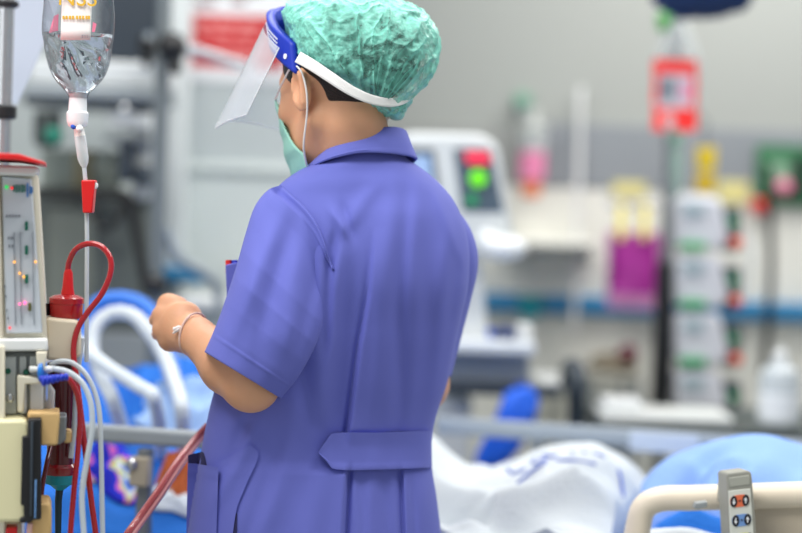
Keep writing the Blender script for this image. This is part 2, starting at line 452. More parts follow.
thumb = [LW + np.array((-.012, .024, .012)), Pn(180, 306, HY+.03), Pn(166, 305, HY+.062), Pn(160, 318, HY+.074)]
hand(LW, mcp, fing, thumb)
# right arm: upper arm in the sleeve, forearm reaching forward past the body
RE = Pn(421, 384, 3.00); RW = Pn(372, 372, 3.20)
cap(RS, RE, .047, .041, .02); cap(RE, RE*.55+RW*.45, .041, .037, .02); cap(RE*.55+RW*.45, RW, .037, .026, .02)
dw = (RW-RE)/np.linalg.norm(RW-RE); sd = np.array((0.0, 0.0, 1.0)); nrm = np.cross(dw, sd)
mc = [RW + dw*.085 + sd*s_ + nrm*.0 for s_ in (.028, .01, -.010, -.027)]
fg = [[m + dw*.04 + nrm*.008, m + dw*.052 + nrm*.034, m + dw*.036 + nrm*.05] for m in mc]
hand(RW, mc, fg, [RW + dw*.02 + sd*.012, RW + dw*.05 + sd*.04 + nrm*.015, RW + dw*.085 + sd*.05 + nrm*.03, RW + dw*.105 + sd*.045 + nrm*.038])
body = sdf_obj('body', prims, (-.42, 2.62, -.01), (.14, 3.36, 1.62), .0036, M['skin'], person)

# --- hair, eyes
hp_ = [('ell', .02, Hn(-.018, 0, .034), (.101, .0815, .095), HR), ('ell', .02, Hn(-.060, 0, .014), (.046, .062, .046), HR),
       ('ell', .02, Hn(-.080, -.005, .045), (.050, .052, .046), HR), ('ell', .02, np.array(at(392, 54, 2.835)), (.044, .05, .052), None), ('ell', .02, np.array(at(345, 42, 2.86)), (.06, .088, .058), None),
       ('cut', .008, Hn(.07, 0, -.055), (.085, .12, .085), HR), ('cut', .006, Hn(-.006, .085, -.032), (.044, .042, .044), HR), ('cut', .006, Hn(.004, -.085, -.028), (.032, .035, .036), HR)]
hb = [np.array(Hc)-.2, np.array(Hc)+.2]
sdf_obj('hair', hp_, hb[0], hb[1], .004, M['hair'], person)
M['eye'] = mat('eye', (235, 232, 228), .15); M['iris'] = mat('brown_iris', (50, 30, 20), .15)
for s in (1, -1):
    e = MB().ell(H(.066, .030*s, -.003), (.0115,)*3).build('eye', M['eye'], person)
    MB().ell(H(.0748, .0305*s, -.005), (.0038, .006, .006), Matrix((hf, hl, hu)).transposed()).build('iris', M['iris'], e)

# --- coat body
NEX = 2.5
prof = [ # y, left, right, centre depth, half depth
    (140, 338, 396, 2.868, .060), (150, 329, 401, 2.868, .070), (157, 323, 406, 2.868, .076), (163, 313, 414, 2.868, .081), (170, 300, 424, 2.87, .087), (180, 285, 436, 2.872, .096), (195, 272, 450, 2.875, .105),
    (215, 264, 461, 2.875, .116), (245, 262, 469, 2.875, .124), (280, 262, 469, 2.875, .127), (330, 243, 459, 2.878, .124),
    (380, 218, 448, 2.88, .118), (430, 205, 433, 2.88, .114), (465, 199, 432, 2.88, .118), (500, 193, 437, 2.88, .126),
    (533, 188, 441, 2.88, .132), (620, 180, 448, 2.885, .145), (760, 178, 452, 2.885, .148), (900, 182, 450, 2.885, .148)]
ys = [p[0] for p in prof]
fL, fR, fC, fB = (hermite(ys, [p[i] for p in prof]) for i in (1, 2, 3, 4))
SHEAR = .28
FG = 1.7
def win(y, a, b, s=12): return 1/(1+math.exp(-(y-a)/s)) * 1/(1+math.exp((y-b)/s))
def sig(t): return 1/(1+math.exp(-max(-40, min(40, t))))
RIDGES = [ # x0,y0,x1,y1, width, height
    (392, 195, 384, 425, 11, .0035), (418, 190, 410, 428, 10, .004), (438, 190, 466, 268, 7, .005), (449, 240, 431, 425, 9, .005),
    (404, 220, 398, 430, 7, -.003), (336, 238, 322, 350, 6, -.0065), (380, 260, 372, 425, 8, .002), (462, 250, 440, 380, 6, -.003),
    (333, 212, 345, 236, 6, .004), (341, 205, 352, 240, 5, -.003), (350, 228, 372, 190, 10, .003), (335, 250, 318, 420, 14, .006), (350, 260, 345, 420, 10, -.003),
    (258, 412, 214, 505, 10, .004), (245, 418, 226, 470, 7, -.003), (300, 400, 258, 533, 16, .004), (322, 475, 300, 600, 14, .004), (282, 430, 240, 560, 9, -.003),
    (300, 350, 318, 430, 9, -.004), (355, 480, 356, 560, 5, .002), (420, 475, 424, 600, 8, .004), (412, 480, 413, 600, 5, -.003), (430, 478, 437, 600, 7, .003),
    (310, 330, 240, 420, 12, .005), (372, 470, 374, 600, 7, .0025), (386, 470, 390, 600, 6, -.0025)]
def fold(x, y):
    d = 0.0
    xl = np.interp(y, [235, 295, 345, 432], [374, 369, 360, 348.5]); am = np.interp(y, [228, 262, 340, 430, 446], [0, .003, .007, .010, 0])
    if am > 0: d += am * (1.4*sig((x-xl)/.8) * math.exp(-max(0, x-xl)/38) - .9*math.exp(-((x-xl+2.5)/2.6)**2))
    am = np.interp(y, [462, 474], [0, 1])
    if am > 0:
        xa, xb = 347-.06*(y-470), 402.5+.04*(y-470)
        d += am*(.012*sig((xa-x)/.8)*math.exp(-max(0, xa-x)/45) + .009*sig((x-xb)/.8)*math.exp(-max(0, x-xb)/40) - .010*math.exp(-((x-xa-3)/2.6)**2) - .008*math.exp(-((x-xb+3)/2.6)**2))
    # belt draws the waist in
    d -= .004*math.exp(-((y-450)/16)**2)*sig((x-325)/8)
    for x0, y0, x1, y1, wd, hh in RIDGES:
        t = (y-y0)/(y1-y0); s = (abs(y1-y0))*.18
        wn = win(y, min(y0, y1), max(y0, y1), max(4, s*.4))
        if wn < .01: continue
        xc = x0 + (x1-x0)*t + 2.5*math.sin(y*.031 + x0)
        q = (x-xc)/wd
        if abs(q) < 3.5: d += FG*hh*wn*math.exp(-q*q)
    v = Vector((x*.011, y*.006, 3.1)); d += .007*noise.noise(v) + .003*noise.noise(v*2.7)
    return d
def backY(x, y, g=1.0):
    l, r = fL(y), fR(y); xc = (l+r)/2; u = min(1, abs((x-xc)/((r-l)/2)))
    b = fB(y)
    return fC(y) + SHEAR*wid(x-xc, 2.87) - b*(1-u**NEX)**(1/NEX) - g*fold(x, y)*(1-u**6)
def torso(u, v):
    y = 140 + (900-140)*v
    l, r = fL(y), fR(y); xc = (l+r)/2
    a = 2*math.pi*u; c, s = math.cos(a), math.sin(a)
    px = xc + (r-l)/2*math.copysign(abs(c)**(2/NEX), c)
    uu = abs(px-xc)/((r-l)/2)
    dep = fB(y)*math.copysign(abs(s)**(2/NEX), s)
    f = fold(px, y)*(1-uu**6) if s > 0 else .003*noise.noise(Vector((px*.02, y*.01, 9)))
    Y = fC(y) + SHEAR*wid(px-xc, 2.87) - dep - (f if s > 0 else -f)
    return at(px, y, Y)
b = MB().grid(torso, 520, 330, cu=True)
coat = b.build('coat', M['coat'], person, sharp=180)

def patch(name, top, bot, nu, nv, off, th, m, parent, extra=None, sharp=40, g=1.0):
    """a flat cloth piece lying on the back of the coat; top and bot are outlines in picture columns and rows"""
    T = crom(top, nu) if len(top) > 2 else crom(top, nu); B = crom(bot, nu)
    def P(i, j, o):
        t = j/(nv-1); x = T[i][0]*(1-t)+B[i][0]*t; y = T[i][1]*(1-t)+B[i][1]*t
        return at(x, y, backY(x, y, g) - o - (extra(i/(nu-1), t) if extra else 0))
    b = MB()
    n = nu*nv
    vs = [P(i, j, off+th) for j in range(nv) for i in range(nu)] + [P(i, j, off-.004) for j in range(nv) for i in range(nu)]
    fs = []
    for j in range(nv-1):
        for i in range(nu-1):
            q = (j*nu+i, j*nu+i+1, (j+1)*nu+i+1, (j+1)*nu+i)
            fs.append(q); fs.append(tuple(n+k for k in q[::-1]))
    edge = [i for i in range(nu)] + [(j)*nu+nu-1 for j in range(1, nv)] + [(nv-1)*nu+i for i in range(nu-2, -1, -1)] + [j*nu for j in range(nv-2, 0, -1)]
    for a, c in zip(edge, edge[1:]+edge[:1]): fs.append((a, c, n+c, n+a))
    return b.add(vs, fs).build(name, m, parent, sharp=sharp)
belt = patch('belt', g=.35, top=[(318.5, 452), (326, 441), (333, 433.5), (380, 432.5), (431.5, 430.5)], bot=[(318.5, 453), (326, 461), (334, 469), (380, 469.5), (432, 467.5)], nu=90, nv=14, off=.007, th=.004, m=M['coat'], parent=coat,
             extra=lambda s, t: .0012*math.exp(-((t-.93)/.03)**2) + .002*noise.noise(Vector((s*5, t*1.2, 0))))
tab = patch('side_panel', [(231, 456), (216, 464), (205, 480), (201, 520), (197, 600)], [(250, 444.5), (258.5, 454), (246, 485), (236, 512), (226, 600)], 60, 24, .001, .003, M['coat'], coat)
patch('pocket', [(187.8, 463), (198, 464), (210, 466), (218.5, 467.5)], [(184, 640), (196, 640), (206, 640), (213, 640)], 26, 60, .006, .003, M['coat'], coat,
      extra=lambda s, t: .010*math.exp(-t*9) + .0015*math.exp(-((t-.045)/.008)**2))
patch('pocket_shade', [(188, 455), (197, 453), (203, 452), (207, 466)], [(188, 470), (196, 472), (204, 472), (208, 472)], 14, 8, .001, .001, M['coatdark'], coat)  # dark patch painting the shade in the pocket's mouth
patch('slit_shade', [(235.5, 512), (237, 514)], [(225, 600), (236, 600)], 6, 26, .0005, .0015, M['coatdark'], coat)  # dark patch painting the shade of the slit, nothing is cut

# collar: leaf folded over, near side and the part round the front of the neck
ctop = crom([(309, 166, 2.835), (322, 154, 2.812), (340, 142.5, 2.803), (362, 133.5, 2.806), (388, 127.5, 2.822), (404, 130, 2.85), (407, 139, 2.885), (392, 150, 2.92), (360, 164, 2.935), (328, 172, 2.905), (309, 168, 2.86)], 90)
cbot = crom([(309, 168, 2.822), (322, 162, 2.793), (336, 157.5, 2.782), (360, 153, 2.781), (388, 153.5, 2.795), (412, 157, 2.838), (417, 160, 2.885), (400, 170, 2.94), (360, 178, 2.955), (324, 178, 2.91), (306, 170, 2.86)], 90)
def collar(u, v):
    i = min(89, int(round(u*89))); a, c = ctop[i], cbot[i]
    x, y, Y = (a[k]*(1-v)+c[k]*v for k in range(3))
    bulge = .006*math.sin(math.pi*v) + .0016*math.exp(-((v-.88)/.05)**2)
    return at(x, y, Y - bulge*(1 if i < 50 else -1))
MB().grid(collar, 90, 16).build('collar', M['coat'], coat, solid=.0035, off=0, sharp=60)

# sleeves
def sleeve(name, ring, Yc, hb, nu=96, nv=110, seed=0, folds=()):
    R = [crom([r[k] for r in ring], nv) for k in (0, 1)]
    hbl = np.interp(np.linspace(0, 1, nv), np.linspace(0, 1, len(hb)), hb); ycl = np.interp(np.linspace(0, 1, nv), np.linspace(0, 1, len(Yc)), Yc)
    def fn(u, v):
        j = int(round(v*(nv-1))); A = Vector(R[0][j]); B = Vector(R[1][j]); a = 2*math.pi*u
        c, s = math.cos(a), math.sin(a)
        t = math.copysign(abs(c)**(.86), c); p = (A+B)/2 + (B-A)/2*t
        d = hbl[j]*math.copysign(abs(s)**.86, s)
        e = .005*noise.noise(Vector((p.x*.02+seed, p.y*.013, s*1.5))) + .002*noise.noise(Vector((p.x*.06+seed, p.y*.03, s*2)))
        for x0, y0, x1, y1, wd, hh in folds:
            if s <= 0: break
            dx, dy = x1-x0, y1-y0; L = math.hypot(dx, dy); al = ((p.x-x0)*dx+(p.y-y0)*dy)/L; ac = ((p.x-x0)*dy-(p.y-y0)*dx)/L
            e += 1.5*hh*math.exp(-(ac/wd)**2)*win(al, 0, L, max(3, L*.08))
        hem = .0015*math.exp(-((v-.9)/.006)**2) if v > .8 else 0
        seam = .0026*math.exp(-((v-.012)/.010)**2) - .0015*math.exp(-((v-.034)/.006)**2)
        if s > 0:
            bl = 9*(1-s*0)*s*(1-abs(t)**2)*max(0, 1-v*2.2); n2 = Vector((B.y-A.y, A.x-B.x)).normalized() if seed == 0 else Vector((0, 0))
            p = p + n2*bl
        Y = ycl[j] + .1*wid(p.x-(A.x+B.x)/2, 2.8) - d - e*min(1, .15+v*3)
        k = max(0, 1-v/.22)
        if s > 0 and k > 0 and seed == 0:
            y_ = backY(max(p.x, fL(p.y)+5), p.y) - .0045
            if 1: Y = Y*(1-k) + min(Y, y_)*k if v > .06 else y_ - .0015
        seam *= max(0, 1-abs(t)**6)
        return at(p.x, p.y, Y - (hem+seam)*(1 if s > 0 else -1))
    return MB().grid(fn, nu, nv, cu=True).build(name, M['coat'], coat, solid=.003, off=-1, sharp=180)
sleeve('sleeve', [((281, 185), (331, 262)), ((268, 190), (333, 272)), ((255, 206), (332, 286)), ((246, 232), (329, 304)), ((237, 264), (323, 328)), ((226, 298), (312, 353)), ((215, 328), (297, 379)), ((204.5, 352), (281, 398.5))],
       [2.80, 2.79, 2.775, 2.755, 2.74, 2.733, 2.73, 2.73], [.05, .054, .06, .062, .062, .062, .062, .062],
       folds=[(283, 200, 240, 320, 9, .005), (292, 215, 262, 330, 8, -.004), (300, 225, 290, 345, 12, .005), (318, 262, 296, 360, 7, -.003), (262, 205, 232, 290, 7, -.003)])
sleeve('sleeve', [((430, 196), (415, 222)), ((452, 206), (424, 240)), ((468, 224), (428, 258)), ((477, 248), (432, 276)), ((478, 268), (434, 298)), ((472, 296), (430, 325)), ((462, 335), (420, 356)), ((451.5, 376), (408, 388))],
       [2.93, 2.935, 2.945, 2.955, 2.965, 2.975, 2.985, 2.995], [.05, .055, .058, .06, .06, .06, .06, .06], seed=5)

# trousers and shoes below the picture's edge
for px, Yl in ((302, 2.84), (378, 2.93)):
    kx = np.array(at(px-2, 880, Yl)); hp2 = np.array(at(px, 600, Yl))
    MB().tube([hp2, kx, (kx[0], kx[1]+.02, .10)], [.10, .085, .075], n=32, res=24).build('trouser_leg', M['trouser'], person, sharp=180)
    b = MB().ell((kx[0]-.045, kx[1]+.09, .045), (.05, .13, .045), Rz(28)).build('shoe', M['shoe'], person, sharp=180)

# bouffant cap
cc = Vector((362, 56)); outl = [(286, 30), (284, 14), (293, 1), (310, -6), (340, -9), (372, -5), (398, 1), (422, 12), (436, 33), (437, 56), (429, 78), (417, 92), (408, 104), (403, 116), (396, 119), (384, 115), (368, 107), (348, 95), (328, 82), (310, 68), (299, 56), (290, 42)]
ol = crom(outl + outl[:1], 200)
angs = [math.atan2(p[1]-cc.y, p[0]-cc.x) for p in ol]; rads = [math.hypot(p[0]-cc.x, p[1]-cc.y) for p in ol]
od = sorted(zip(angs, rads)); oa = np.array([q[0] for q in od]); orr = np.array([q[1] for q in od])
def capfn(u, v):
    a = -math.pi + 2*math.pi*u; th = math.pi*(v*.996+.002)
    r = np.interp(a, oa, orr, period=2*math.pi)
    q_ = math.exp(-(((a-2.75+math.pi) % (2*math.pi) - math.pi)/.75)**2) if math.cos(th) > 0 else 0
    ex = math.sin(th)**(.85-.45*q_); dz = math.copysign(abs(math.cos(th))**(.9-.45*q_), math.cos(th))
    x = cc.x + r*ex*math.cos(a); y = cc.y + r*ex*math.sin(a)
    Y = 2.858 - .12*wid(x-cc.x, 2.87) - .120*dz
    p = at(x, y, Y)
    d = p - at(cc.x, cc.y, 2.88); n = d.normalized()
    # gathers run from the elastic up over the crown
    g = math.atan2(y-120, x-372)
    q = Vector((g*9, math.hypot(x-372, y-120)*.02, Y*6))
    wv = noise.noise(q + Vector((noise.noise(p*22)*.9, 0, 0)))
    rid = (1-abs(wv))**3
    fine = noise.noise(p*70)*.5 + noise.noise(p*150)*.45
    wv2 = (1-abs(noise.noise(p*30 + Vector((3, noise.noise(p*14)*2, 1)))))**4
    return p + n*(.0060*(rid-.45) + .0026*wv2 + .0016*fine)*(.35+.65*min(1, math.hypot(x-352, y-88)/40))
mc_ = mat('mint_nonwoven_fabric', (124, 208, 190), 0.38, bump=.9, bscale=75, spec=.7)
nt = mc_.node_tree; N = nt.nodes; p_ = N['Principled BSDF']
tcn = N.new('ShaderNodeTexCoord'); nn = N.new('ShaderNodeTexNoise'); nn.inputs['Scale'].default_value = 34; nn.inputs['Detail'].default_value = 5; nn.inputs['Distortion'].default_value = 1.2
mr = N.new('ShaderNodeMapRange'); mr.inputs[1].default_value = .35; mr.inputs[2].default_value = .65; mr.inputs[3].default_value = -.05; mr.inputs[4].default_value = .55
nt.links.new(tcn.outputs['Object'], nn.inputs['Vector']); nt.links.new(nn.outputs['Fac'], mr.inputs[0]); lw_n = N.new('ShaderNodeLayerWeight'); lw_n.inputs[0].default_value = .35
ad = N.new('ShaderNodeMath'); ad.operation = 'ADD'; ad.use_clamp = True
sx_ = N.new('ShaderNodeSeparateXYZ'); g_ = N.new('ShaderNodeMapRange'); g_.inputs[1].default_value = -.05; g_.inputs[2].default_value = .05; g_.inputs[3].default_value = .40; g_.inputs[4].default_value = .13
a2 = N.new('ShaderNodeMath'); a2.operation = 'ADD'
nt.links.new(tcn.outputs['Object'], sx_.inputs[0]); nt.links.new(sx_.outputs[0], g_.inputs[0]); nt.links.new(g_.outputs[0], a2.inputs[0]); nt.links.new(mr.outputs[0], a2.inputs[1])
nt.links.new(lw_n.outputs['Facing'], ad.inputs[0]); nt.links.new(a2.outputs[0], ad.inputs[1]); nt.links.new(ad.outputs[0], p_.inputs['Alpha'])
bc = MB().grid(capfn, 300, 190, cu=True, capv=True).build('bouffant_cap', mc_, person, sharp=180)

# face mask with pleats and loops
def maskfn(u, v):
    a0_ = 46 - 34*min(1, v*1.25)**1.4; a = math.radians(a0_ + (180-2*a0_)*u); uu = -.004 - .120*v
    nose = math.exp(-((u-.5)/.13)**2)
    Rf = .121 - .012*v + .016*nose*(1-v)**.5 - .030*max(0, v-.75)
    Rl = .074 - .010*v - .030*max(0, v-.7)
    pl = .0012*math.sin(v*22)*(1-abs(2*u-1)**4)
    return H(math.sin(a)*(Rf+pl), math.cos(a)*(Rl+pl), uu - .012*v*math.sin(a))
mk = MB().grid(maskfn, 60, 44).build('face_mask', M['mask'], person, solid=.0025, off=1, sharp=60)
for s in (0, 1):
    t0 = maskfn(s, 0); t1 = maskfn(s, .95); sg = 1 if s == 0 else -1
    MB().tube([t0, t0*.45 + H(-.012, .09*sg, .02)*.55 + hl*sg*.004, H(-.008, .088*sg, .023), H(-.026, .089*sg, .010), H(-.030, .086*sg, -.02), H(-.018, .079*sg, -.05), t1*.5 + H(-.012, .07*sg, -.07)*.5 + hl*sg*.010, t1 + hl*sg*.001],
              .0015, n=8, res=50).build('ear_loop', M['loop'], mk)

# face shield: foam band on the brow, clear visor, elastic round the back
fs_root = MB()
def bandp(a, h, r): return H(math.sin(a)*(.101+r) - .006, math.cos(a)*(.088+r), .040 + .084*math.sin(a) + h)
def bandfn(u, v):
    a = math.radians(-6 + 192*u); return bandp(a, (v-.5)*.046, .006)
shield = MB().grid(bandfn, 60, 10).build('face_shield', M['band'], person, solid=.013, off=1, sharp=50)
M['visor'] = film('clear_visor', (222, 228, 234), .87, .05, .6)
vdir = (Vector((-.37, .16, -.85))).normalized()
def visfn(u, v):
    a = math.radians(6 + 168*u); p = bandp(a, .004, .012)
    ln = .110 + .060*min(1, u/.22, (1-u)/.22)
    q = p + vdir*(ln*v) + (hf*math.sin(a)*.008 + hl*math.cos(a)*.004)*v
    return q
MB().grid(visfn, 60, 24).build('visor', M['visor'], shield, sharp=60)
MB().tube([visfn(0, t) for t in (0, .25, .5, .75, 1)] + [visfn(t/10, 1) for t in range(1, 11)] + [visfn(1, t) for t in (.75, .5, .25, 0)], .0011, n=6).build('visor_edge', mat('visor_edge', (225, 230, 236), .2), shield)
# elastic strap over the cap, from temple to the nape
est = crom([(298, 57, 2.775), (312, 65, 2.757), (330, 77, 2.747), (350, 90, 2.744), (370, 99, 2.748), (390, 102.5, 2.764), (404, 99, 2.80), (412, 90, 2.86), (410, 74, 2.94), (392, 55, 2.99), (360, 45, 3.0), (330, 40, 2.99)], 120)
def strapfn(u, v):
    i = int(round(u*119)); x, y, Y = est[i]; wd = np.interp(i, [0, 20, 50, 75, 119], [12, 11, 9, 9, 9])
    dx, dy = est[min(119, i+1)][0]-est[max(0, i-1)][0], est[min(119, i+1)][1]-est[max(0, i-1)][1]; L = math.hypot(dx, dy)+1e-6
    return at(x - dy/L*(v-.5)*wd, y + dx/L*(v-.5)*wd, Y - (.004 if i < 70 else -.004))
MB().grid(strapfn, 120, 6).build('elastic_strap', mat('white_elastic', (232, 232, 230), .8, bump=.3, bscale=700), shield, solid=.0022, off=0, sharp=60)
# print on the band: a white dot and rows of small marks
def on_band(a0, h): return bandp(math.radians(a0), h, .0064)
def disc_on(a0, h, r1, r2, name):
    c = on_band(a0, h); du = (on_band(a0+1, h)-on_band(a0-1, h)).normalized(); n = du.cross(hu).normalized()
    if n.dot(c-Hc) < 0: n = -n
    up = n.cross(du)
    return MB().prism([c + du*math.cos(t)*r1 + up*math.sin(t)*r2 for t in (2*math.pi*k/28 for k in range(28))], n*.0012).build(name, M['print'], shield)
disc_on(3, -.006, .0042, .0042, 'printed_dot')
pm = MB()
for row, hh in enumerate((.011, .004, -.003, -.010)):
    a0 = 12 + row*1.0
    while a0 < (44, 50, 46, 32)[row]:
        wdg = random.uniform(1.0, 2.2)
        c = on_band(a0 + wdg/2, hh); du = (on_band(a0+wdg, hh)-on_band(a0, hh)); n = du.normalized().cross(hu).normalized()
        if n.dot(c-Hc) < 0: n = -n
        up = n.cross(du.normalized())*.0011
        pm.prism([c-du/2-up, c+du/2-up, c+du/2+up, c-du/2+up], n*.0011)
        a0 += wdg + .7
pm.build('printed_lettering', M['print'], shield)

# string bracelet with a knot
W3 = Vector(LW)*1.06 - Vector(LE)*.06; axw = (Vector(LE)-Vector(LW)).normalized()
u1 = axw.orthogonal().normalized(); u2 = axw.cross(u1)
axb = (axw + Vector((0.35, 0, .25))).normalized(); u1 = axb.orthogonal().normalized(); u2 = axb.cross(u1)
M['string'] = mat('pale_pink_cord', (236, 205, 192), .8, bump=.5, bscale=600)
br = MB().tube([W3 + (u1*math.cos(t) + u2*math.sin(t))*.0325 for t in (2*math.pi*k/40 for k in range(41))], .0017, n=8).build('bracelet', M['string'], person)
kn_ = at(178, 331, 2.816)
kb = MB()
for k in range(5):
    kb.tube([kn_ + Vector((.008, .003, .003)), kn_ + Vector((.001, -.004, .004+.002*math.sin(k*2))), kn_ + Vector((-.007, -.002+.002*math.sin(k), .0045*math.cos(k*1.3)))], [.0024, .003, .0014], n=7, res=9)
kb.build('knot', mat('white_cord_knot', (245, 236, 232), .8), br)

# pens in the breast pocket: the pocket's edge just shows in front of the sleeve
pk = MB().prism([at(225, 265, 2.86), at(238, 262, 2.86), at(244, 330, 2.86), at(228, 330, 2.86)], (0.005, .02, 0))
pk.build('breast_pocket', M['coat'], coat, bevel=.002)
M['penred'] = mat('red_pen_cap', (225, 45, 40), .3); M['penbody'] = mat('blue_pen_barrel', (60, 70, 190), .3)
for k, (x0, m1, lab, gp) in enumerate(((229, 'penred', 'red-capped pen in the breast pocket beside the purple sleeve', None), (235, 'penbody', 'blue-capped pen in the breast pocket beside the purple sleeve', None))):
    t = thing('pen', lab, 'pen', at(x0+2, 310, 2.872), None)
    MB().tube([at(x0+2, 310, 2.872), at(x0, 272, 2.872)], .0045, n=12).build('barrel', M['penbody'], t)
    MB().tube([at(x0, 273, 2.872), at(x0-.4, 260, 2.872)], [.0052, .005], n=12).build('pen_cap', M[m1], t)
# ------------------------------------------------------------------ dialysis machine at the left edge
RY = Rz(10.5)
EX = RY @ Vector((1, 0, 0)); EY = RY @ Vector((0, 1, 0))
YM = 2.58
def ext(outl, Y, depth, slope=0):
    """solid whose front outline stands at distance Y and runs back along the machine"""
    pts = []
    for x, y in outl:
        p = at(x, y, Y); q = p + EX*0
        q = Vector((p.x, Y + (p.x - at(40, 300, Y).x)*math.tan(math.radians(10.5)), p.z)); pts.append(q)
    return MB().prism(pts, EY*depth)
def addto(b, o): b.add(o.v, o.f); return b
mach = thing('dialysis_machine', 'ivory dialysis machine with an indicator panel and blood pump at the left edge', 'medical machine', floor_of(at(-40, 400, YM+.2)))
zfl = FPX
def y_at_floor(Y): return 266.5 + FPX*math.tan(math.atan(1.35/Y) - math.radians(2))
yb = 1130
ext([(-150, 350), (22, 350), (22, yb), (-150, yb)], YM+.05, .34).build('lower_cabinet', M['offwhite'], mach, bevel=.008)
ext([(-150, 168), (34, 168), (38, 178), (47.5, 345), (-150, 345)], YM+.02, .30).build('upper_housing', M['offwhite'], mach, bevel=.006)
ext([(-150, 162), (38, 166), (39, 172), (34, 176), (-150, 172)], YM, .30).build('housing_top', M['white'], mach, bevel=.004)
lidp = ext([(-150, 146), (20, 154), (46, 162.5), (46, 164.5), (18, 160), (-150, 153)], YM-.05, .36).build('tray_lid', M['red'], mach, bevel=.002)
M['panel'] = mat('pale_blue_grey_panel', (206, 214, 222), .22, var=.12, vscale=14, coat=.6)
pn = ext([(3, 176), (32, 179), (42.5, 333), (7, 333)], YM+.012, .02).build('indicator_panel', M['panel'], mach, bevel=.002)
for x in (-2,):
    ext([(-150, 172), (1, 174), (5, 345), (-150, 345)], YM+.008, .03).build('left_panel', M['offwhite'], mach, bevel=.003)
def ledmat(n, c, e): return mat(n, c, .3, emit=e)
LED = {'amber': ledmat('amber_lamp', (255, 170, 50), 1.2), 'pinklamp': ledmat('pink_lamp', (255, 90, 150), 1.6), 'greenlamp': ledmat('green_lamp', (40, 190, 90), .8), 'redlamp': ledmat('red_lamp', (235, 40, 50), .8)}
M['dkgreen'] = mat('dark_green_key', (20, 105, 85), .4); M['olive'] = mat('olive_key', (92, 92, 40), .4); M['inkgreen'] = mat('green_panel_lettering', (70, 130, 120), .5); M['inkblue'] = mat('blue_panel_lettering', (60, 130, 205), .5); M['inkgrey'] = mat('grey_panel_marks', (110, 118, 130), .5)
def led(x, y, r, m, name):
    p = at(x, y, YM); p = Vector((p.x, YM + .010 + (p.x-at(40, 300, YM).x)*math.tan(math.radians(10.5)), p.z))
    return MB().lathe(p, -EY, [(r, 0), (r, .003), (r*.6, .0045), (0, .005)], 14).build(name, m, pn)
for x, y in ((14, 262), (19, 273.5), (23, 277), (34.5, 262)): led(x, y, .0016, LED['amber'], 'amber_lamp')
led(24, 303, .0022, LED['pinklamp'], 'pink_lamp'); led(19, 304, .0016, LED['pinklamp'], 'pink_lamp'); led(9.5, 328, .0017, LED['redlamp'], 'red_lamp')
led(6.5, 187, .0026, LED['greenlamp'], 'green_lamp'); led(11.5, 188, .0020, LED['redlamp'], 'red_lamp')
def key(x0, y0, x1, y1, m, name, d=.003):
    return ext([(x0, y0), (x1, y0), (x1, y1), (x0, y1)], YM+.008, d+.004).build(name, m, pn, bevel=.0008)
for y in (226, 250, 279): key(25.5, y-4.5, 28.5, y+4.5, M['dkgreen'], 'green_key')
key(28.5, 303, 31.5, 311, M['olive'], 'olive_key')
lg = MB()
for i, x in enumerate((15, 17.6, 20.2, 22.8, 25.0)):
    h = (3.4, 4, 3.6, 4, 3.4)[i]; addto(lg, ext([(x-.8, 188.6-h), (x+.9, 188.6-h), (x+.9, 188.6+h), (x-.8, 188.6+h)], YM+.009, .004))
lg.build('green_lettering', M['inkgreen'], pn)
lg = MB()
for x, h in ((28, 7), (30.8, 4), (32.6, 3)): addto(lg, ext([(x-.7, 190-h), (x+.7, 190-h), (x+.7, 190+h), (x-.7, 190+h)], YM+.009, .004))
lg.build('blue_lettering', M['inkblue'], pn)
lg = MB()
for y, xs in ((216, (8, 11, 14, 17, 20)), (238, (10, 13)), (246, (10.5, 13.5)), (286, (6,)), (296, (7,)), (310, (8,)), (318, (9,))):
    for x in xs: addto(lg, ext([(x-.6, y-1.2), (x+.6, y-1.2), (x+.6, y+1.2), (x-.6, y+1.2)], YM+.009, .004))
for x in (15, 21, 33): addto(lg, ext([(x-.2, 232), (x+.2, 232), (x+1.2, 325), (x+.8, 325)], YM+.009, .004))
lg.build('grey_marks', M['inkgrey'], pn)
# waist and lower front
ext([(-150, 337), (47, 339), (48, 351), (-150, 351)], YM, .3).build('ledge', M['white'], mach, bevel=.003)
lp = ext([(-10, 352), (45, 352), (45, 418), (-10, 418)], YM+.035, .2).build('lower_panel', M['grey'], mach, bevel=.003)
for x0, x1 in ((-8, 17), (20, 27), (30, 43)): ext([(x0, 356), (x1, 356), (x1, 414), (x0, 414)], YM+.03, .02).build('panel_strip', mat('pale_grey_strip', (216, 223, 228), .4), lp, bevel=.002)
ext([(-10, 345), (6, 345), (6, 545), (-10, 545)], YM-.01, .1).build('edge_strip', M['offwhite'], mach, bevel=.003)
for x, y in ((8, 371), (26, 372)): MB().lathe(at(x, y, YM+.024), -EY, [(.004, 0), (.004, .006), (.003, .007)], 14).build('green_key', M['dkgreen'], lp)
MB().lathe(at(10, 397, YM+.03), -EY, [(.004, 0), (.004, .012), (.006, .013), (.006, .02), (.003, .022)], 18).build('connector', M['chrome'], lp)
MB().lathe(at(34, 369, YM+.03), (EX*.9-EY*.5), [(.005, 0), (.005, .012), (.0065, .013), (.0065, .022), (.004, .024)], 18).build('connector', M['chrome'], lp)
ext([(18, 375), (40, 378), (40, 384), (26, 384), (24, 412), (18, 412)], YM+.005, .05).build('hook_bracket', M['offwhite'], mach, bevel=.002)
ext([(36, 352), (47, 352), (44, 372), (38, 372)], YM-.005, .05).build('spout', M['offwhite'], mach, bevel=.002)
dr = ext([(-8, 419), (24, 419), (29, 424), (29, 517), (23, 522), (-8, 521)], YM-.02, .08).build('pump_door', mat('ivory_pump_door', (226, 220, 178), .4), mach, bevel=.006)
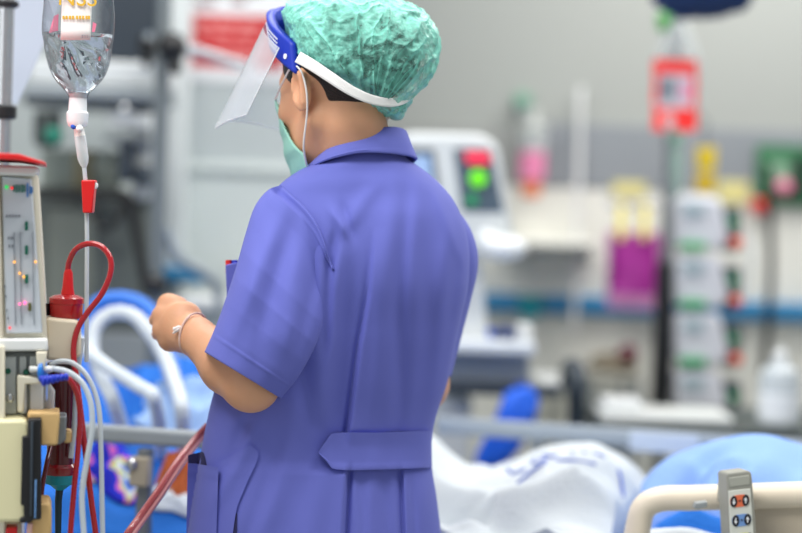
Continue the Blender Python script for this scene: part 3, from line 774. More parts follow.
dk = ext([(22.5, 436), (28, 436), (28, 419), (41, 419), (41, 520), (33, 520), (31, 523), (20, 523), (20, 518), (24, 517), (24, 505), (21, 505)], YM-.028, .05).build('door_edge', M['black'], mach, bevel=.002)
ext([(31, 422), (33.5, 422), (32, 516), (30, 516)], YM-.034, .01).build('door_groove', M['slate'], dk, bevel=.001)
ext([(35, 480), (36.5, 480), (35.5, 518), (34.5, 518)], YM-.032, .01).build('blue_reflector', mat('blue_marker_strip', (120, 170, 230), .2), dk)
ext([(7, 527), (18, 527), (17, 545), (6, 545)], YM-.01, .03).build('red_key', M['red'], mach, bevel=.002)
tb = ext([(28, 412), (59, 413), (59, 421), (57, 446), (40, 446), (40, 421), (28, 421)], YM-.005, .06).build('clamp_bracket', M['tan'], mach, bevel=.003)
ext([(53, 416), (66, 417), (65, 441), (58, 446), (53, 444)], YM+.01, .05).build('clamp_jaw', M['midgrey'], tb, bevel=.003)
ext([(63, 431), (71, 432), (71, 444), (63, 444)], YM+.02, .03).build('clamp_tip', M['tan'], tb, bevel=.003)
ext([(30, 503), (49, 503), (51, 510), (51, 536), (30, 540)], YM-.005, .07).build('clamp_bracket', M['tan'], mach, bevel=.004)
ext([(46, 318), (76, 321), (80, 328), (80, 356), (72, 362), (46, 360)], YM+.06, .06).build('side_block', mat('beige_block', (216, 204, 182), .5), mach, bevel=.004)
for sx in (-140, 10):
    for dy in (.06, .34):
        p = at(sx, 400, YM+dy); MB().lathe((p.x, p.y+.05 + (p.x+.5)*.18, 0.0), (0, 0, 1), [(.02, 0), (.035, .012), (.035, .05), (.02, .07), (.02, .12)], 16).build('caster', M['black'], mach)

# pole beside the machine
YP = 2.72
pp = at(7, 300, YP)
pole = thing('drip_stand', 'chrome pole with black clamps at the far left edge', 'pole', Vector((pp.x+.005, pp.y+.38, 0)))
P0 = Vector((pp.x+.005, YP+.38, 0)); P0.x = at(4, 100, YP+.38).x
MB().tube([(P0.x, P0.y, .06), (P0.x, P0.y, 1.95)], .0125, n=20).build('pole', M['chrome'], pole)
for y, h, r in ((4, 8, .020), (112, 15, .021)):
    z = at(4, y, P0.y).z; hh = wid(h, P0.y)
    MB().lathe((P0.x, P0.y, z-hh/2), (0, 0, 1), [(.014, 0), (r, .003), (r, hh-.003), (.014, hh)], 24).build('clamp', M['black'], pole, bevel=.001)
b = MB()
for k in range(5):
    a = 2*math.pi*k/5; b.tube([(P0.x, P0.y, .075), (P0.x+.1*math.cos(a), P0.y+.1*math.sin(a), .055)], .012, n=10)
b.lathe((P0.x, P0.y, 0.0), (0, 0, 1), [(.05, 0.0), (.10, .002), (.10, .03), (.03, .06), (.02, .10)], 28)
b.build('base', M['midgrey'], pole)
z = 1.93
MB().tube([(P0.x-.0, P0.y, z), (P0.x+.06, P0.y, z+.005), (P0.x+.095, P0.y, z-.01), (P0.x+.105, P0.y-.0, z+.012)], .004, n=10, res=24).build('hook', M['chrome'], pole)

# pale sheet hanging beyond the pole
M['sheet'] = mat('pale_translucent_sheet', (196, 206, 222), .35, var=.05)
YS = 3.22
a, b_, c, d = at(15, -60, YS), at(82, -60, YS), at(61, 3, YS), at(14, 103, YS)
sb = MB().prism([at(10, -120, YS), at(98, -120, YS), at(82, -50, YS), at(61, 2, YS), at(37, 60, YS), at(16, 106, YS), at(9, 100, YS)], (0, .004, 0))
sb.build('plastic_sheet', M['sheet'], tag=('pale bluish plastic sheet hanging beside the chrome pole behind the drip bag', 'plastic sheet'))

# saline bag
YI = 2.78
bag = thing('saline_bag', 'clear saline bag with a gold-lettered label hanging upper left', 'drip bag', at(80, 125, YI))
M['bag'] = film('clear_bag_plastic', (96, 104, 112), .86, .05, .5)
M['saline'] = mat('saline', (228, 236, 240), .02, trans=1, ior=1.25)
sc = wid(1, YI)
zz = lambda y: at(78, y, YI).z
bz = zz(97)
cxb = at(77.5, 60, YI).x
def bagsolid(prof, name, m, parent, flat=.42, wob=0):
    b = MB(); n = 72; ax0 = Vector((cxb, YI, 0))
    vs = []
    for y, l, r in prof:
        xl_, xr_ = at(l, y, YI).x, at(r, y, YI).x; c = (xl_+xr_)/2; h = (xr_-xl_)/2; z = at(78, y, YI).z
        dd = min(h*.9, .012 + h*flat)
        for k in range(n):
            a = 2*math.pi*k/n; p = Vector((c+h*math.cos(a), YI + dd*math.sin(a)*(1 if True else 0), z))
            if wob:
                q = noise.noise(Vector((p.x*35+p.z*30, p.z*16-p.x*12, 2+math.sin(a))))
                p += Vector((0, 1, 0))*(math.copysign(1, math.sin(a)) if abs(math.sin(a)) > .1 else 0)*(wob*((1-abs(q))**3-.4))*min(1, h/.04)
            vs.append(p)
    k = len(prof)
    fs = [(i*n+j, i*n+(j+1) % n, (i+1)*n+(j+1) % n, (i+1)*n+j) for i in range(k-1) for j in range(n)]
    fs += [tuple(range(n))[::-1], tuple(range((k-1)*n, k*n))]
    return b.add(vs, fs).build(name, m, parent, sharp=180)
bp = [(-150, 46, 110), (-120, 44, 111), (-60, 43, 112), (0, 44, 113.5), (15, 43, 114.5), (33, 42, 114), (45, 44, 112), (56, 45.5, 111), (65, 48, 109), (75, 51.6, 105), (83, 57, 99), (89, 62.5, 93.5), (94, 67, 89), (98, 69, 88)]
bs = crom(bp, 90); bagsolid(bs, 'bag_film', M['bag'], bag, wob=.004)
lp_ = [(33.5, 43.5, 112.5), (45, 45.2, 110.8), (56, 46.8, 109.6), (65, 49.5, 107.6), (75, 53.2, 103.5), (83, 58.5, 97.5), (89, 64, 92), (94, 68.5, 87.8)]
bagsolid(crom(lp_, 60), 'saline', M['saline'], bag, flat=.36, wob=.009)
MB().tube([at(78, -150, YI), at(78, -200, YI), at(76, -260, YI), at(66, -275, YI)], .006, n=10, res=16).build('hanging_loop', M['bag'], bag)
M['label'] = mat('white_bag_label', (232, 232, 230), .5); M['gold'] = mat('gold_label_ink', (214, 172, 50), .5)
def front(px, py, off=0): return at(px, py, YI - .036 - off)
lab = MB().grid(lambda u, v: at(64+30*u-.06*(1-v)*0 - 3.5*v, -52+92*v, YI-.020-.018*math.sin(math.pi*min(1, max(0, (61+30*u-42)/72)))), 16, 10).build('bag_label', M['label'], bag, solid=.0006)
def on_label(x, y): return at(x, y, YI-.0225-.018*math.sin(math.pi*(x-42)/72))
text_mesh('gold_lettering', 'NSS', .034, M['gold'], bag, on_label(77.5, -1.5), UP, .0006)
lm = MB()
for x in (63.5, 66.5, 70, 73, 77, 80, 83, 86.5, 89):
    p = on_label(x, 17.5); lm.box(p, (.0030, .001, .005))
lm.build('gold_small_print', M['gold'], bag)
text_mesh('label_print', '2111', .0052, M['inkgrey'], bag, on_label(85, 36.5), UP, .0004)
M['pinkp'] = mat('pink_print', (222, 120, 150), .5)
MB().prism([at(54, 16, YI-.028), at(58.5, 14, YI-.030), at(58, 31, YI-.030), at(49, 33, YI-.026)], (0, .001, 0)).build('pink_print', M['pinkp'], bag)
MB().prism([at(93, 22, YI-.034), at(96.5, 24, YI-.034), at(94.5, 32, YI-.034), at(92, 32, YI-.034)], (0, .001, 0)).build('pink_print', M['pinkp'], bag)
nk = MB().lathe((at(78, 97, YI).x, YI, at(78, 127, YI).z), (0, 0, 1), [(sc*8, 0), (sc*9.5, sc*2), (sc*10.5, sc*6), (sc*11, sc*14), (sc*9.2, sc*16), (sc*9.0, sc*22), (sc*8.5, sc*30), (sc*9.5, sc*34)], 30).build('neck', mat('white_bag_port', (232, 238, 240), .35), bag)
# drip set hanging from the bag
dset = thing('drip_chamber', 'clear drip chamber and line with a red roller clamp under the saline bag', 'drip line', at(85, 360, YI))
xs_ = lambda y: np.interp(y, [126, 165, 180, 213, 360], [78.5, 84, 85.5, 87, 86.5])
def pt(y, d=0): return at(float(xs_(y)), y, YI+d)
MB().tube([pt(127), pt(137)], [sc*5, sc*5.5], n=18).build('spike', mat('white_spike', (236, 236, 230), .4), dset)
MB().ell(at(73.5, 126.5, YI-.010), (.0042,)*3).build('blue_vent_cap', M['blue'], dset)
MB().ell(at(79.5, 129, YI-.014), (.0055,)*3).build('white_vent', M['white'], dset)
MB().tube([pt(133), pt(137), pt(158), pt(163), pt(168)], [sc*4, sc*5.8, sc*5.6, sc*4.5, sc*2], n=20).build('chamber', film('chamber_plastic', (225, 232, 234), .55, .08, .5), dset)
MB().tube([pt(166), pt(190), pt(230), pt(280), pt(330), pt(362)], .0032, n=10, res=40).build('drip_tube', M['wtube'], dset)
rc = MB().prism([at(x, y, YI-.012) for x, y in ((81, 180), (95, 180), (92, 213), (82.5, 213))], (0, .022, 0)).build('roller_clamp', M['red'], dset, bevel=.002)
MB().lathe(at(93, 185.5, YI-.008), (0, 1, 0), [(.0055, 0), (.0055, .014)], 18).build('roller_wheel', M['white'], rc)

# red blood circuit
YT = 2.66
ch = thing('blood_chamber', 'red lidded blood chamber standing on the beige block of the machine', 'blood chamber', at(66, 320, YT+.03))
b0 = at(66, 318, YT+.03); s2 = wid(1, YT+.03)
MB().lathe(b0, (0, 0, 1), [(s2*15, 0), (s2*16.5, s2*3), (s2*16.5, s2*14), (s2*17.5, s2*15), (s2*17.5, s2*20), (s2*12, s2*23), (s2*7, s2*24)], 36).build('chamber_cup', mat('deep_red_plastic', (170, 12, 20), .25, coat=.4), ch)
MB().lathe(b0 + Vector((s2*1, 0, s2*23)), (0, 0, 1), [(s2*7, 0), (s2*5.5, s2*8), (s2*4.5, s2*22), (s2*3, s2*26)], 24).build('nozzle', M['red'], ch)
MB().lathe(b0 + Vector((-s2*20, 0, s2*2)), (0, 0, 1), [(s2*4, 0), (s2*4, s2*12)], 16).build('side_port', M['black'], ch)
def line(name, lab, pts, r, m, grp=None, Y=YT, cat='tube'):
    return MB().tube([at(p[0], p[1], p[2] if len(p) > 2 else Y) for p in pts], r, n=14, res=90).build(name, m, tag=(lab, cat, grp), sharp=180)
line('blood_tube', 'red blood tube looping up from the lidded chamber and down past the machine', [(67.5, 274, 2.69), (69, 262, 2.69), (76, 249, 2.685), (89, 243.5, 2.68), (102, 247, 2.675), (110.5, 259, 2.67), (110, 275, 2.665), (101, 295, 2.66), (88, 312, 2.655), (78, 328, 2.65), (73.5, 348, 2.645), (75.5, 372, 2.64), (79.5, 402, 2.64), (84, 440, 2.64), (90, 490, 2.64), (98, 560, 2.64), (98, 640, 2.64)], .0042, M['blood'])
line('blood_tube', 'red blood tube running down from the blue connector beside the clear lines', [(62, 372, 2.60), (70, 380, 2.60), (77, 394, 2.605), (80, 415, 2.61), (78, 450, 2.61), (74, 490, 2.61), (70, 545, 2.61), (70, 640, 2.61)], .0040, M['blood'])
line('clear_tube', 'upper clear tube arching out of the blue connector', [(50, 365, 2.62), (58, 361.5, 2.62), (70, 362, 2.62), (83, 371, 2.62), (93, 387, 2.62), (99, 410, 2.62), (101, 450, 2.62), (102, 500, 2.62), (104, 600, 2.62)], .0036, M['wtube'])
line('clear_tube', 'lower clear tube arching out of the blue connector', [(44, 369, 2.59), (56, 369, 2.585), (70, 373, 2.585), (83, 384, 2.585), (91, 404, 2.585), (92, 430, 2.585), (87, 460, 2.585), (82, 495, 2.585), (84, 535, 2.585), (88, 620, 2.585)], .0040, M['wtube'])
line('clear_tube', 'straight clear tube hanging behind the red blood tubes', [(82, 338, 2.72), (77, 380, 2.72), (74, 430, 2.72), (71, 458, 2.72)], .0040, M['wtube'])
# blue connector and clamp
bc = thing('tube_connector', 'blue ring connector joining the clear tubes to the machine', 'connector', at(45, 380, 2.58))
MB().lathe(at(40, 371, 2.585), EX*.95 + Vector((0, -.3, 0)), [(.006, 0), (.0145, .001), (.0145, .006), (.006, .008)], 26).build('ring', mat('bright_blue_ring', (30, 120, 205), .35), bc)
MB().tube([at(30, 369, 2.585), at(52, 369, 2.582)], .0042, n=14).build('nipple', M['white'], bc)
nb_ = MB()
for k in range(6): nb_.ell(at(44+k*4.4, 381-k*.9, 2.57), (.0042, .006, .0075 - .0006*k), None, 12, 8)
nb_.tube([at(40, 379, 2.572), at(68, 377, 2.572)], .0045, n=10)
nb_.build('clamp', mat('cobalt_clamp', (24, 50, 180), .35), bc)
# syringe-like vial and dialyser behind it
vi = thing('blood_vial', 'small clear vial half full of blood under the blue connector', 'vial', at(46, 418, 2.63))
s3 = wid(1, 2.63); v0 = at(46.5, 414, 2.63)
MB().lathe(v0, (0, 0, 1), [(s3*7.5, 0), (s3*7.8, s3*2), (s3*7.8, s3*23), (s3*7, s3*25), (s3*3.5, s3*30), (s3*3, s3*38)], 24).build('vial_wall', film('vial_plastic', (225, 228, 230), .6, .05, .5), vi)
MB().lathe(v0 + Vector((0, 0, .001)), (0, 0, 1), [(s3*7, 0), (s3*7, s3*13)], 24).build('blood', M['darkblood'], vi)
di = thing('dialyser', 'dark blood-filled dialyser cylinder with a teal end cap', 'dialyser', at(61, 487, 2.74))
s4 = wid(1, 2.74); d0 = at(61, 474, 2.74); dt = at(61, 362, 2.74)
MB().tube([at(60, 474, 2.74), at(62, 362, 2.74)], s4*13.5, n=36).build('casing', M['darkblood'], di, bevel=.002)
MB().lathe(at(60, 474, 2.74), (0, 0, 1), [(s4*15.5, 0), (s4*16.5, s4*2), (s4*16.5, s4*8), (s4*14, s4*11)], 36).build('collar', mat('clear_red_collar', (130, 14, 22), .2, coat=.5), di)
MB().lathe(at(60, 485, 2.74), (0, 0, 1), [(s4*4, -s4*5), (s4*10, 0), (s4*15.5, s4*2), (s4*15.5, s4*11), (s4*13, s4*12)], 36).build('end_cap', M['teal'], di)
MB().lathe(at(62, 363, 2.74), (0, 0, 1), [(s4*14.5, -s4*8), (s4*14.5, 0), (s4*5, s4*3)], 36).build('top_cap', mat('dark_cap', (46, 26, 28), .3), di)
MB().tube([at(60, 485, 2.74), at(58.5, 500, 2.74), at(58, 545, 2.74)], [s4*4.2, s4*3.6, s4*3], n=14).build('outlet', mat('dark_green_outlet', (20, 50, 60), .3), di)
line('blood_tube', 'thin dark blood tube along the black pump door', [(51, 446, 2.70), (47, 462, 2.68), (42, 490, 2.665), (40.5, 520, 2.66), (41, 620, 2.66)], .0034, M['darkblood'])
line('blood_tube', 'thin blood tube dropping from under the dialyser outlet', [(58, 545, 2.74), (57.5, 580, 2.74), (57, 640, 2.74)], .0030, M['blood'])
line('pump_tube', 'pale pink tube below the black pump door', [(30, 523, 2.57), (29, 535, 2.57), (28, 600, 2.57)], .004, mat('pale_pink_tube', (226, 180, 170), .4))
# wide clear-walled line that crosses to the person's side
YW = 2.74
wt = thing('wide_blood_line', 'wide clear-walled line part filled with blood slanting up to the purple coat', 'blood line', at(130, 535, YW))
wp = [at(209, 427, YW+.22), at(197, 440, YW+.20), at(180, 462, YW+.15), at(160, 492, YW+.09), at(140, 520, YW+.04), at(126, 540, YW), at(100, 585, YW)]
MB().tube(wp, .0088, n=18, res=60).build('tube_wall', film('pinkish_tube_wall', (226, 150, 150), .86, .08, .4), wt)
MB().tube([p + Vector((-.0030, -.001, .0016)) for p in wp], .0054, n=14, res=60).build('blood', M['blood'], wt)
MB().tube([p + Vector((.0044, .001, -.002)) for p in wp], .0034, n=12, res=60).build('plasma', mat('pale_rose_fluid', (232, 168, 165), .3), wt)
# ------------------------------------------------------------------ the bed between the person and the far wall
BA = math.radians(15)
B1 = Vector((math.cos(BA), -math.sin(BA), 0)); B2 = Vector((math.sin(BA), math.cos(BA), 0)); BO = Vector((0.44, 2.97, 0))
BR = Rz(-15)
def bw(s, t, z): return BO + B1*s + B2*t + Vector((0, 0, z))
bed = thing('hospital_bed', 'hospital bed with cream and grey side rails behind the purple coat', 'bed', bw(-.5, .5, 0))
S0, S1, W = -1.50, .62, .96
b = MB()
b.box(bw((S0+S1)/2, .06, .52), (S1-S0, .05, .07), BR); b.box(bw((S0+S1)/2, W-.06, .52), (S1-S0, .05, .07), BR)
for k in range(6): b.box(bw(S0+.05+k*(S1-S0-.1)/5, W/2, .52), (.05, W-.14, .05), BR)
b.box(bw((S0+S1)/2, W/2, .565), (S1-S0, W-.06, .03), BR)
b.build('frame', M['grey'], bed, bevel=.004)
for s in (S0+.15, S1-.15):
    for t in (.1, W-.1):
        l = MB().box(bw(s, t, .30), (.05, .05, .40), BR).build('leg', M['grey'], bed, bevel=.004)
        MB().lathe(bw(s, t, .06) - B2*.02, B2, [(.03, 0), (.06, .004), (.06, .036), (.03, .04)], 24).build('caster', M['black'], l)
for s, nm in ((S0-.03, 'headboard'), (S1+.03, 'footboard')):
    MB().box(bw(s, W/2, .72), (.03, W-.04, .5), BR).build(nm, M['cream'], bed, bevel=.01)

def bsof(px, py, t):
    """bed coordinate s and height of a picture point that lies at bed offset t"""
    o = at(px, py, 3.0) - CAM; n = B2; k = ((BO + B2*t - CAM).dot(n))/(o.dot(n)); p = CAM + o*k
    return (p-BO).dot(B1), p.z
# near cream rail, right
TN = -.01
def rp(px, py, t=TN): s, z = bsof(px, py, t); return bw(s, t, z)
RT = wid(13.0, 2.93)
rail_pts = [rp(627, 600), rp(632, 560), rp(637.5, 530), rp(644, 508), rp(659, 499.5), rp(690, 498), rp(730, 497), rp(790, 495), rp(900, 492), rp(960, 491)]
cr = MB().tube(rail_pts, RT, n=24, res=90).build('side_rail', M['cream'], bed, sharp=180, label='cream side rail')
s_a, z_a = bsof(752, 501, TN); s_b, _ = bsof(955, 512, TN)
MB().box(bw((bsof(745, 512, TN)[0]+s_b)/2, TN+.004, z_a-.11), (s_b-bsof(745, 512, TN)[0], .012, .22), BR).build('rail_panel', mat('beige_rail_panel', (196, 184, 164), .45), cr, bevel=.003)
MB().box(rp(738, 560) + Vector((0, .0, 0)), (.20, .02, .03), BR).build('rail_arm', M['grey'], cr, bevel=.004)
for sx in (640, 900): 
    p = rp(sx, 580); MB().tube([p + B2*.0 , p - Vector((0, 0, .22)) + B2*.05], .014, n=14).build('rail_post', M['grey'], cr)
# near grey rail, left
s0, z0 = bsof(185, 439, TN); s1, _ = bsof(-60, 439, TN); s2_, _ = bsof(232, 439, TN)
zg = z0
gr_ = MB().box(bw((s1+s2_)/2, TN, zg), (s2_-s1, .028, wid(17.5, 3.2)), BR).build('side_rail', M['railgrey'], bed, bevel=.008, seg=3, label='grey side rail')
for px in (144, -30):
    s_, _ = bsof(px, 439, TN)
    MB().box(bw(s_+.002, TN-.016, zg-.058), (wid(21, 3.2), .02, wid(30, 3.2)), BR).build('rail_bracket', mat('beige_bracket', (176, 166, 146), .5), gr_, bevel=.004)
    MB().box(bw(s_+.004, TN, zg-.20), (wid(15, 3.2), .022, .36), BR).build('rail_post', M['midgrey'], gr_, bevel=.005)
s_, _ = bsof(138, 463, TN)
MB().lathe(bw(s_, TN-.026, zg-.045), -B2, [(.010, 0), (.010, .004), (.006, .007)], 18).build('rail_bolt', M['chrome'], gr_)
# far grey rail
TF = W+.0
sa, za = bsof(560, 433, TF); sb_ = S1-.05
fr_ = MB().box(bw((-.62+sb_)/2, TF, za), (sb_+.62, .026, wid(18, 3.9)), BR).build('side_rail', mat('blue_grey_rail', (146, 156, 166), .45), bed, bevel=.008, seg=3, label='blue-grey far side rail')
for s in (-.4, .35): MB().box(bw(s, TF, za-.17), (.03, .02, .32), BR).build('rail_post', M['midgrey'], fr_, bevel=.004)
sp, zp = bsof(665, 441, TF)
MB().box(bw(sp, TF-.016, za-.005), (wid(70, 3.9), .006, wid(20, 3.9)), BR).build('rail_plate', mat('pale_blue_plate', (180, 192, 210), .4), fr_, bevel=.003)

# mattress under its blue sheet
M['bluesheet'] = mat('bright_blue_sheet', (30, 112, 206), .8, bump=.25, bscale=120, var=.06)
M['ltblue'] = mat('light_blue_blanket', (138, 174, 234), .85, bump=.25, bscale=200, var=.03)
M['whitebl'] = mat('white_blanket', (204, 211, 216), .85, bump=.3, bscale=160)
ZM = .735
MB().box(bw((S0+S1)/2, W/2, ZM-.075), (S1-S0-.04, W-.08, .15), BR).build('mattress', M['bluesheet'], bevel=.02, seg=3, tag=('blue-sheeted mattress lying on the bed frame', 'mattress'))

def cloth(name, m, s_rng, t_rng, hfun, ns, nt, tag, th=.012, edge_s=None, lift=.004):
    """draped cloth: hfun(s,t) is the height above the mattress"""
    def fn(u, v):
        t = t_rng[0] + (t_rng[1]-t_rng[0])*v
        a, c = (s_rng if edge_s is None else edge_s(t)); s = a + (c-a)*u
        return bw(s, t, ZM + lift + max(.001, hfun(s, t)))
    top = MB().grid(fn, ns, nt)
    n = ns*nt; vs = [p.copy() for p in top.v]; low = []
    for p in top.v:
        q = p.copy(); q.z = ZM + .0015; low.append(q)
    fs = list(top.f) + [tuple(n+k for k in f[::-1]) for f in top.f]
    edge = [i for i in range(ns)] + [j*ns+ns-1 for j in range(1, nt)] + [(nt-1)*ns+i for i in range(ns-2, -1, -1)] + [j*ns for j in range(nt-2, 0, -1)]
    for a, c in zip(edge, edge[1:]+edge[:1]): fs.append((a, c, n+c, n+a))
    return MB().add(vs+low, fs).build(name, m, tag=tag, sharp=60)
def G(x, c, w_): return math.exp(-((x-c)/w_)**2)
def nz(s, t, f, seed=0): return noise.noise(Vector((s*f+seed, t*f, seed*1.7)))
def rdg(s, t, f, seed=0): return (1-abs(nz(s, t, f, seed)))**3

# white blanket over the legs
sR, _ = bsof(636, 470, .5); 
TW = .50
prof_w = [(400, 433), (430, 443), (450, 463), (472, 476), (500, 471), (525, 462), (545, 455), (575, 451.5), (597, 452), (615, 460), (628, 471), (640, 487), (660, 505)]
pw = [bsof(x, y, TW) for x, y in prof_w]
hw = hermite([p[0] for p in pw], [p[1]-ZM for p in pw])
def hwhite(s, t):
    top = hw(s)
    a = (t-TW)
    f = math.exp(-(a/.33)**2) if a < 0 else math.exp(-(a/.22)**2)
    h = top*(.18+.82*f)
    h += .036*(rdg(s, t, 5.5, 2)-.4)*(.3+.7*min(1, abs(a)/.12)) + .010*nz(s*1.0, t*2.2, 13, 4)
    h -= .06*G(s*.55+t*.9, -.02, .035)*G(t, .27, .12) ; h += .03*G(s*.35-t, -.33, .03)*G(t, .25, .1)
    h += .028*G(s+.6*t, .12, .035)*G(t, .22, .14)
    e = min(1, (t-.03)/.05, (W-.03-t)/.05); return h*max(.1, min(1, e*1.2+.1))
def edw(t):
    l = -.635 + .10*max(0, .3-t) ; r = pw[11][0] - .02*math.sin(t*8) + .10*max(0, .35-t)
    return l, r
wb = cloth('white_blanket', M['whitebl'], None, (.10, W-.05), hwhite, 190, 130, ('white blanket with blue printed marks heaped over legs on the bed', 'blanket'), edge_s=edw)
# printed blue marks on its crest
pm = MB()
M['blueprint'] = mat('blue_blanket_print', (96, 116, 194), .85)
def onw(s, t): return bw(s, t, ZM+.004+hwhite(s, t)+.0012)
def pstroke(pts, r):
    pm.tube([onw(*p) for p in pts], r, n=6, res=22, flat=1)
def stp(px, t): return bsof(px, 452, t)[0]
for px, t in ((541, .43), (551, .45), (577, .44), (590, .46), (602, .45)):
    s = stp(px, t); k = .012
    if px in (541, 602): pstroke([(s-k, t-.03), (s+k*.4, t-.045), (s+k, t-.01), (s, t+.02), (s-k, t), (s-k, t-.03)], .0022)
    else: pstroke([(s-k*1.2, t+.02), (s, t-.02), (s+k*1.2, t-.03)], .0030); pstroke([(s-k, t-.03), (s+k, t+.02)], .0026)
pstroke([(stp(522, .33), .30), (stp(545, .36), .34), (stp(570, .40), .37), (stp(600, .42), .38)], .0028)
pstroke([(stp(610, .42), .42), (stp(622, .42), .40), (stp(630, .42), .36)], .0028)
pstroke([(stp(506, .38), .40), (stp(516, .38), .37), (stp(526, .38), .38)], .003)
pmo = pm.build('blue_print', M['blueprint']); pmo.parent = wb; pmo.location = pmo.location - wb.location

# light blue blanket heaped at the right
TB = .34
prof_b = [(634, 499), (645, 483), (662, 467), (690, 453), (715, 444), (742, 438), (770, 439.5), (802, 448), (840, 460), (900, 475), (960, 505)]
pb = [bsof(x, y, TB) for x, y in prof_b]
hbp = hermite([p[0] for p in pb], [p[1]-ZM for p in pb])
def hblue(s, t):
    a = t-TB; f = math.exp(-(a/.20)**2) if a < 0 else math.exp(-(a/.25)**2)
    h = hbp(s)*(.10+.90*f)
    lo = min(1, max(0, (TB-.04-t)/.12))
    h += lo*(.055*(rdg(s*1.1, t, 7, 6)-.4)) + .006*nz(s, t, 9, 3) - lo*.06*G(s-.5*t, pb[2][0]-.05, .022) + lo*.02*G(s-.5*t, pb[2][0], .025)
    return h*min(1, max(.12, min((t-.13)/.04, (W-.04-t)/.05)))
def edb(t): return pb[0][0] + .015*math.sin(t*14) + .03, S1-.04
cloth('light_blue_blanket', M['ltblue'], None, (.15, W-.06), hblue, 120, 110, ('light blue blanket heaped at the right beyond the bed remote', 'blanket'), edge_s=edb, lift=.006)

# deep blue strip added to paint the shaded lower fold of the light blue blanket
sa_, sb2 = bsof(652, 500, .14)[0], bsof(745, 500, .14)[0]
def foldfn(s, t):
    a = (t-.125)/.025; k = (s-sa_)/(sb2-sa_)
    top = .064 + .048*math.sin(math.pi*min(1, max(0, k)))**.6
    return top*max(0, 1-a*a)**.5 + .012*nz(s, t, 22, 5)*max(0, 1-a*a) + .008*rdg(s, t, 14, 6)*max(0, 1-a*a)
cloth('blue_fold_shade', M['bluesheet'], (sa_, sb2), (.100, .150), foldfn, 60, 24, ('deep blue strip painting the shaded fold below the light blue blanket by the cream rail', 'sheet'), lift=.010)

sw0, sw1 = bsof(640, 520, .06)[0], bsof(750, 520, .06)[0]
def whitefold(s, t):
    a = (t-.066)/.032; k = (s-sw0)/(sw1-sw0)
    return (.078 + .020*math.sin(math.pi*min(1, max(0, k)))**.6 + .010*nz(s, t, 16, 2))*max(0, 1-a*a)**.5
cloth('white_sheet', M['whitebl'], (sw0, sw1), (.034, .098), whitefold, 60, 22, ('white sheet edge showing under the cream rail left of the bed remote', 'sheet'), lift=.008)

# rumpled blue bedding on the left
TL = .62
prof_l = [(-60, 380), (60, 372), (90, 368), (110, 372), (140, 386), (165, 380), (200, 372), (230, 380), (280, 400), (340, 420), (400, 440), (430, 470)]
pl_ = [bsof(x, y, TL) for x, y in prof_l]
hl_ = hermite([p[0] for p in pl_], [p[1]-ZM for p in pl_])
def hleft(s, t):
    a = t-TL; f = math.exp(-(a/.42)**2) if a < 0 else math.exp(-(a/.26)**2)
    h = hl_(s)*(.05+.95*f)
    h += .045*(rdg(s, t, 5, 11)-.45) + .022*(rdg(s, t*1.2, 11, 12)-.4) + .02*nz(s, t, 8, 9)
    return h*min(1, max(.12, min((t-.06)/.06, (W-.05-t)/.05)))
def edl(t): return S0+.05, -.66 + .01*math.sin(t*9)
cloth('blue_quilt', M['bluesheet'], None, (.07, W-.06), hleft, 190, 130, ('rumpled bright blue quilt heaped on the bed left of the purple coat', 'quilt'), edge_s=edl, lift=.003)
def onl(s, t, d=.004): return bw(s, t, ZM+.003+hleft(s, t)+d)
def small_cloth(name, m, px, py, t, ds, dt, lab, cat, hump=.03, seed=0):
    s, _ = bsof(px, py, t)
    def fn(u, v):
        a, c = (u-.5)*ds, (v-.5)*dt; a += .25*ds*nz(u*1.3, v*1.3, 2, seed); c += .25*dt*nz(u, v, 2, seed+3)
        e = max(0, 1-(2*u-1)**4)*max(0, 1-(2*v-1)**4)
        return onl(s+a, t+c, .004 + e*(hump*(.5+.9*rdg(u*1.5, v*1.5, 2.2, seed)) + .004))
    return MB().grid(fn, 44, 40).build(name, m, solid=.003, off=1, tag=(lab, cat), sharp=60)
small_cloth('plastic_wrap', mat('crumpled_white_plastic', (160, 192, 230), .4, bump=.4, bscale=80), 182, 408, .40, .14, .12, 'crumpled white plastic wrapper on the blue quilt', 'wrapper', .04, 3)
M['patt'] = mat('multicoloured_cloth', (40, 50, 190), .8)
nt = M['patt'].node_tree; N = nt.nodes
tcn = N.new('ShaderNodeTexCoord'); nn = N.new('ShaderNodeTexNoise'); nn.inputs['Scale'].default_value = 9; nn.inputs['Detail'].default_value = 1; nn.inputs['Distortion'].default_value = 1.5
cr_ = N.new('ShaderNodeValToRGB'); cr_.color_ramp.interpolation = 'CONSTANT'; el = cr_.color_ramp.elements
for i, (p, c) in enumerate(((0, (30, 40, 190)), (.42, (30, 45, 200)), (.47, (220, 110, 190)), (.51, (190, 205, 60)), (.54, (215, 220, 235)), (.57, (30, 100, 200)), (.63, (120, 80, 200)))):
    e = el[i] if i < 2 else el.new(p)
    e.position = p; e.color = rgb(*c)
nt.links.new(tcn.outputs['Object'], nn.inputs['Vector']); nt.links.new(nn.outputs['Fac'], cr_.inputs[0]); nt.links.new(cr_.outputs[0], N['Principled BSDF'].inputs['Base Color'])
small_cloth('patterned_cloth', M['patt'], 114, 488, .17, .11, .10, 'multicoloured patterned cloth on the blue quilt behind the clear tubes', 'cloth', .035, 5)
small_cloth('brown_cloth', mat('rust_brown_cloth', (170, 84, 40), .8, var=.5, vscale=30), 178, 492, .16, .07, .07, 'rust-brown cloth bundle lying beside the wide blood line', 'cloth', .045, 8)
small_cloth('white_towel', mat('white_towel', (220, 228, 236), .9, bump=.5, bscale=200), 176, 508, .12, .10, .035, 'folded white towel strip below the rust-brown cloth', 'towel', .012, 9)

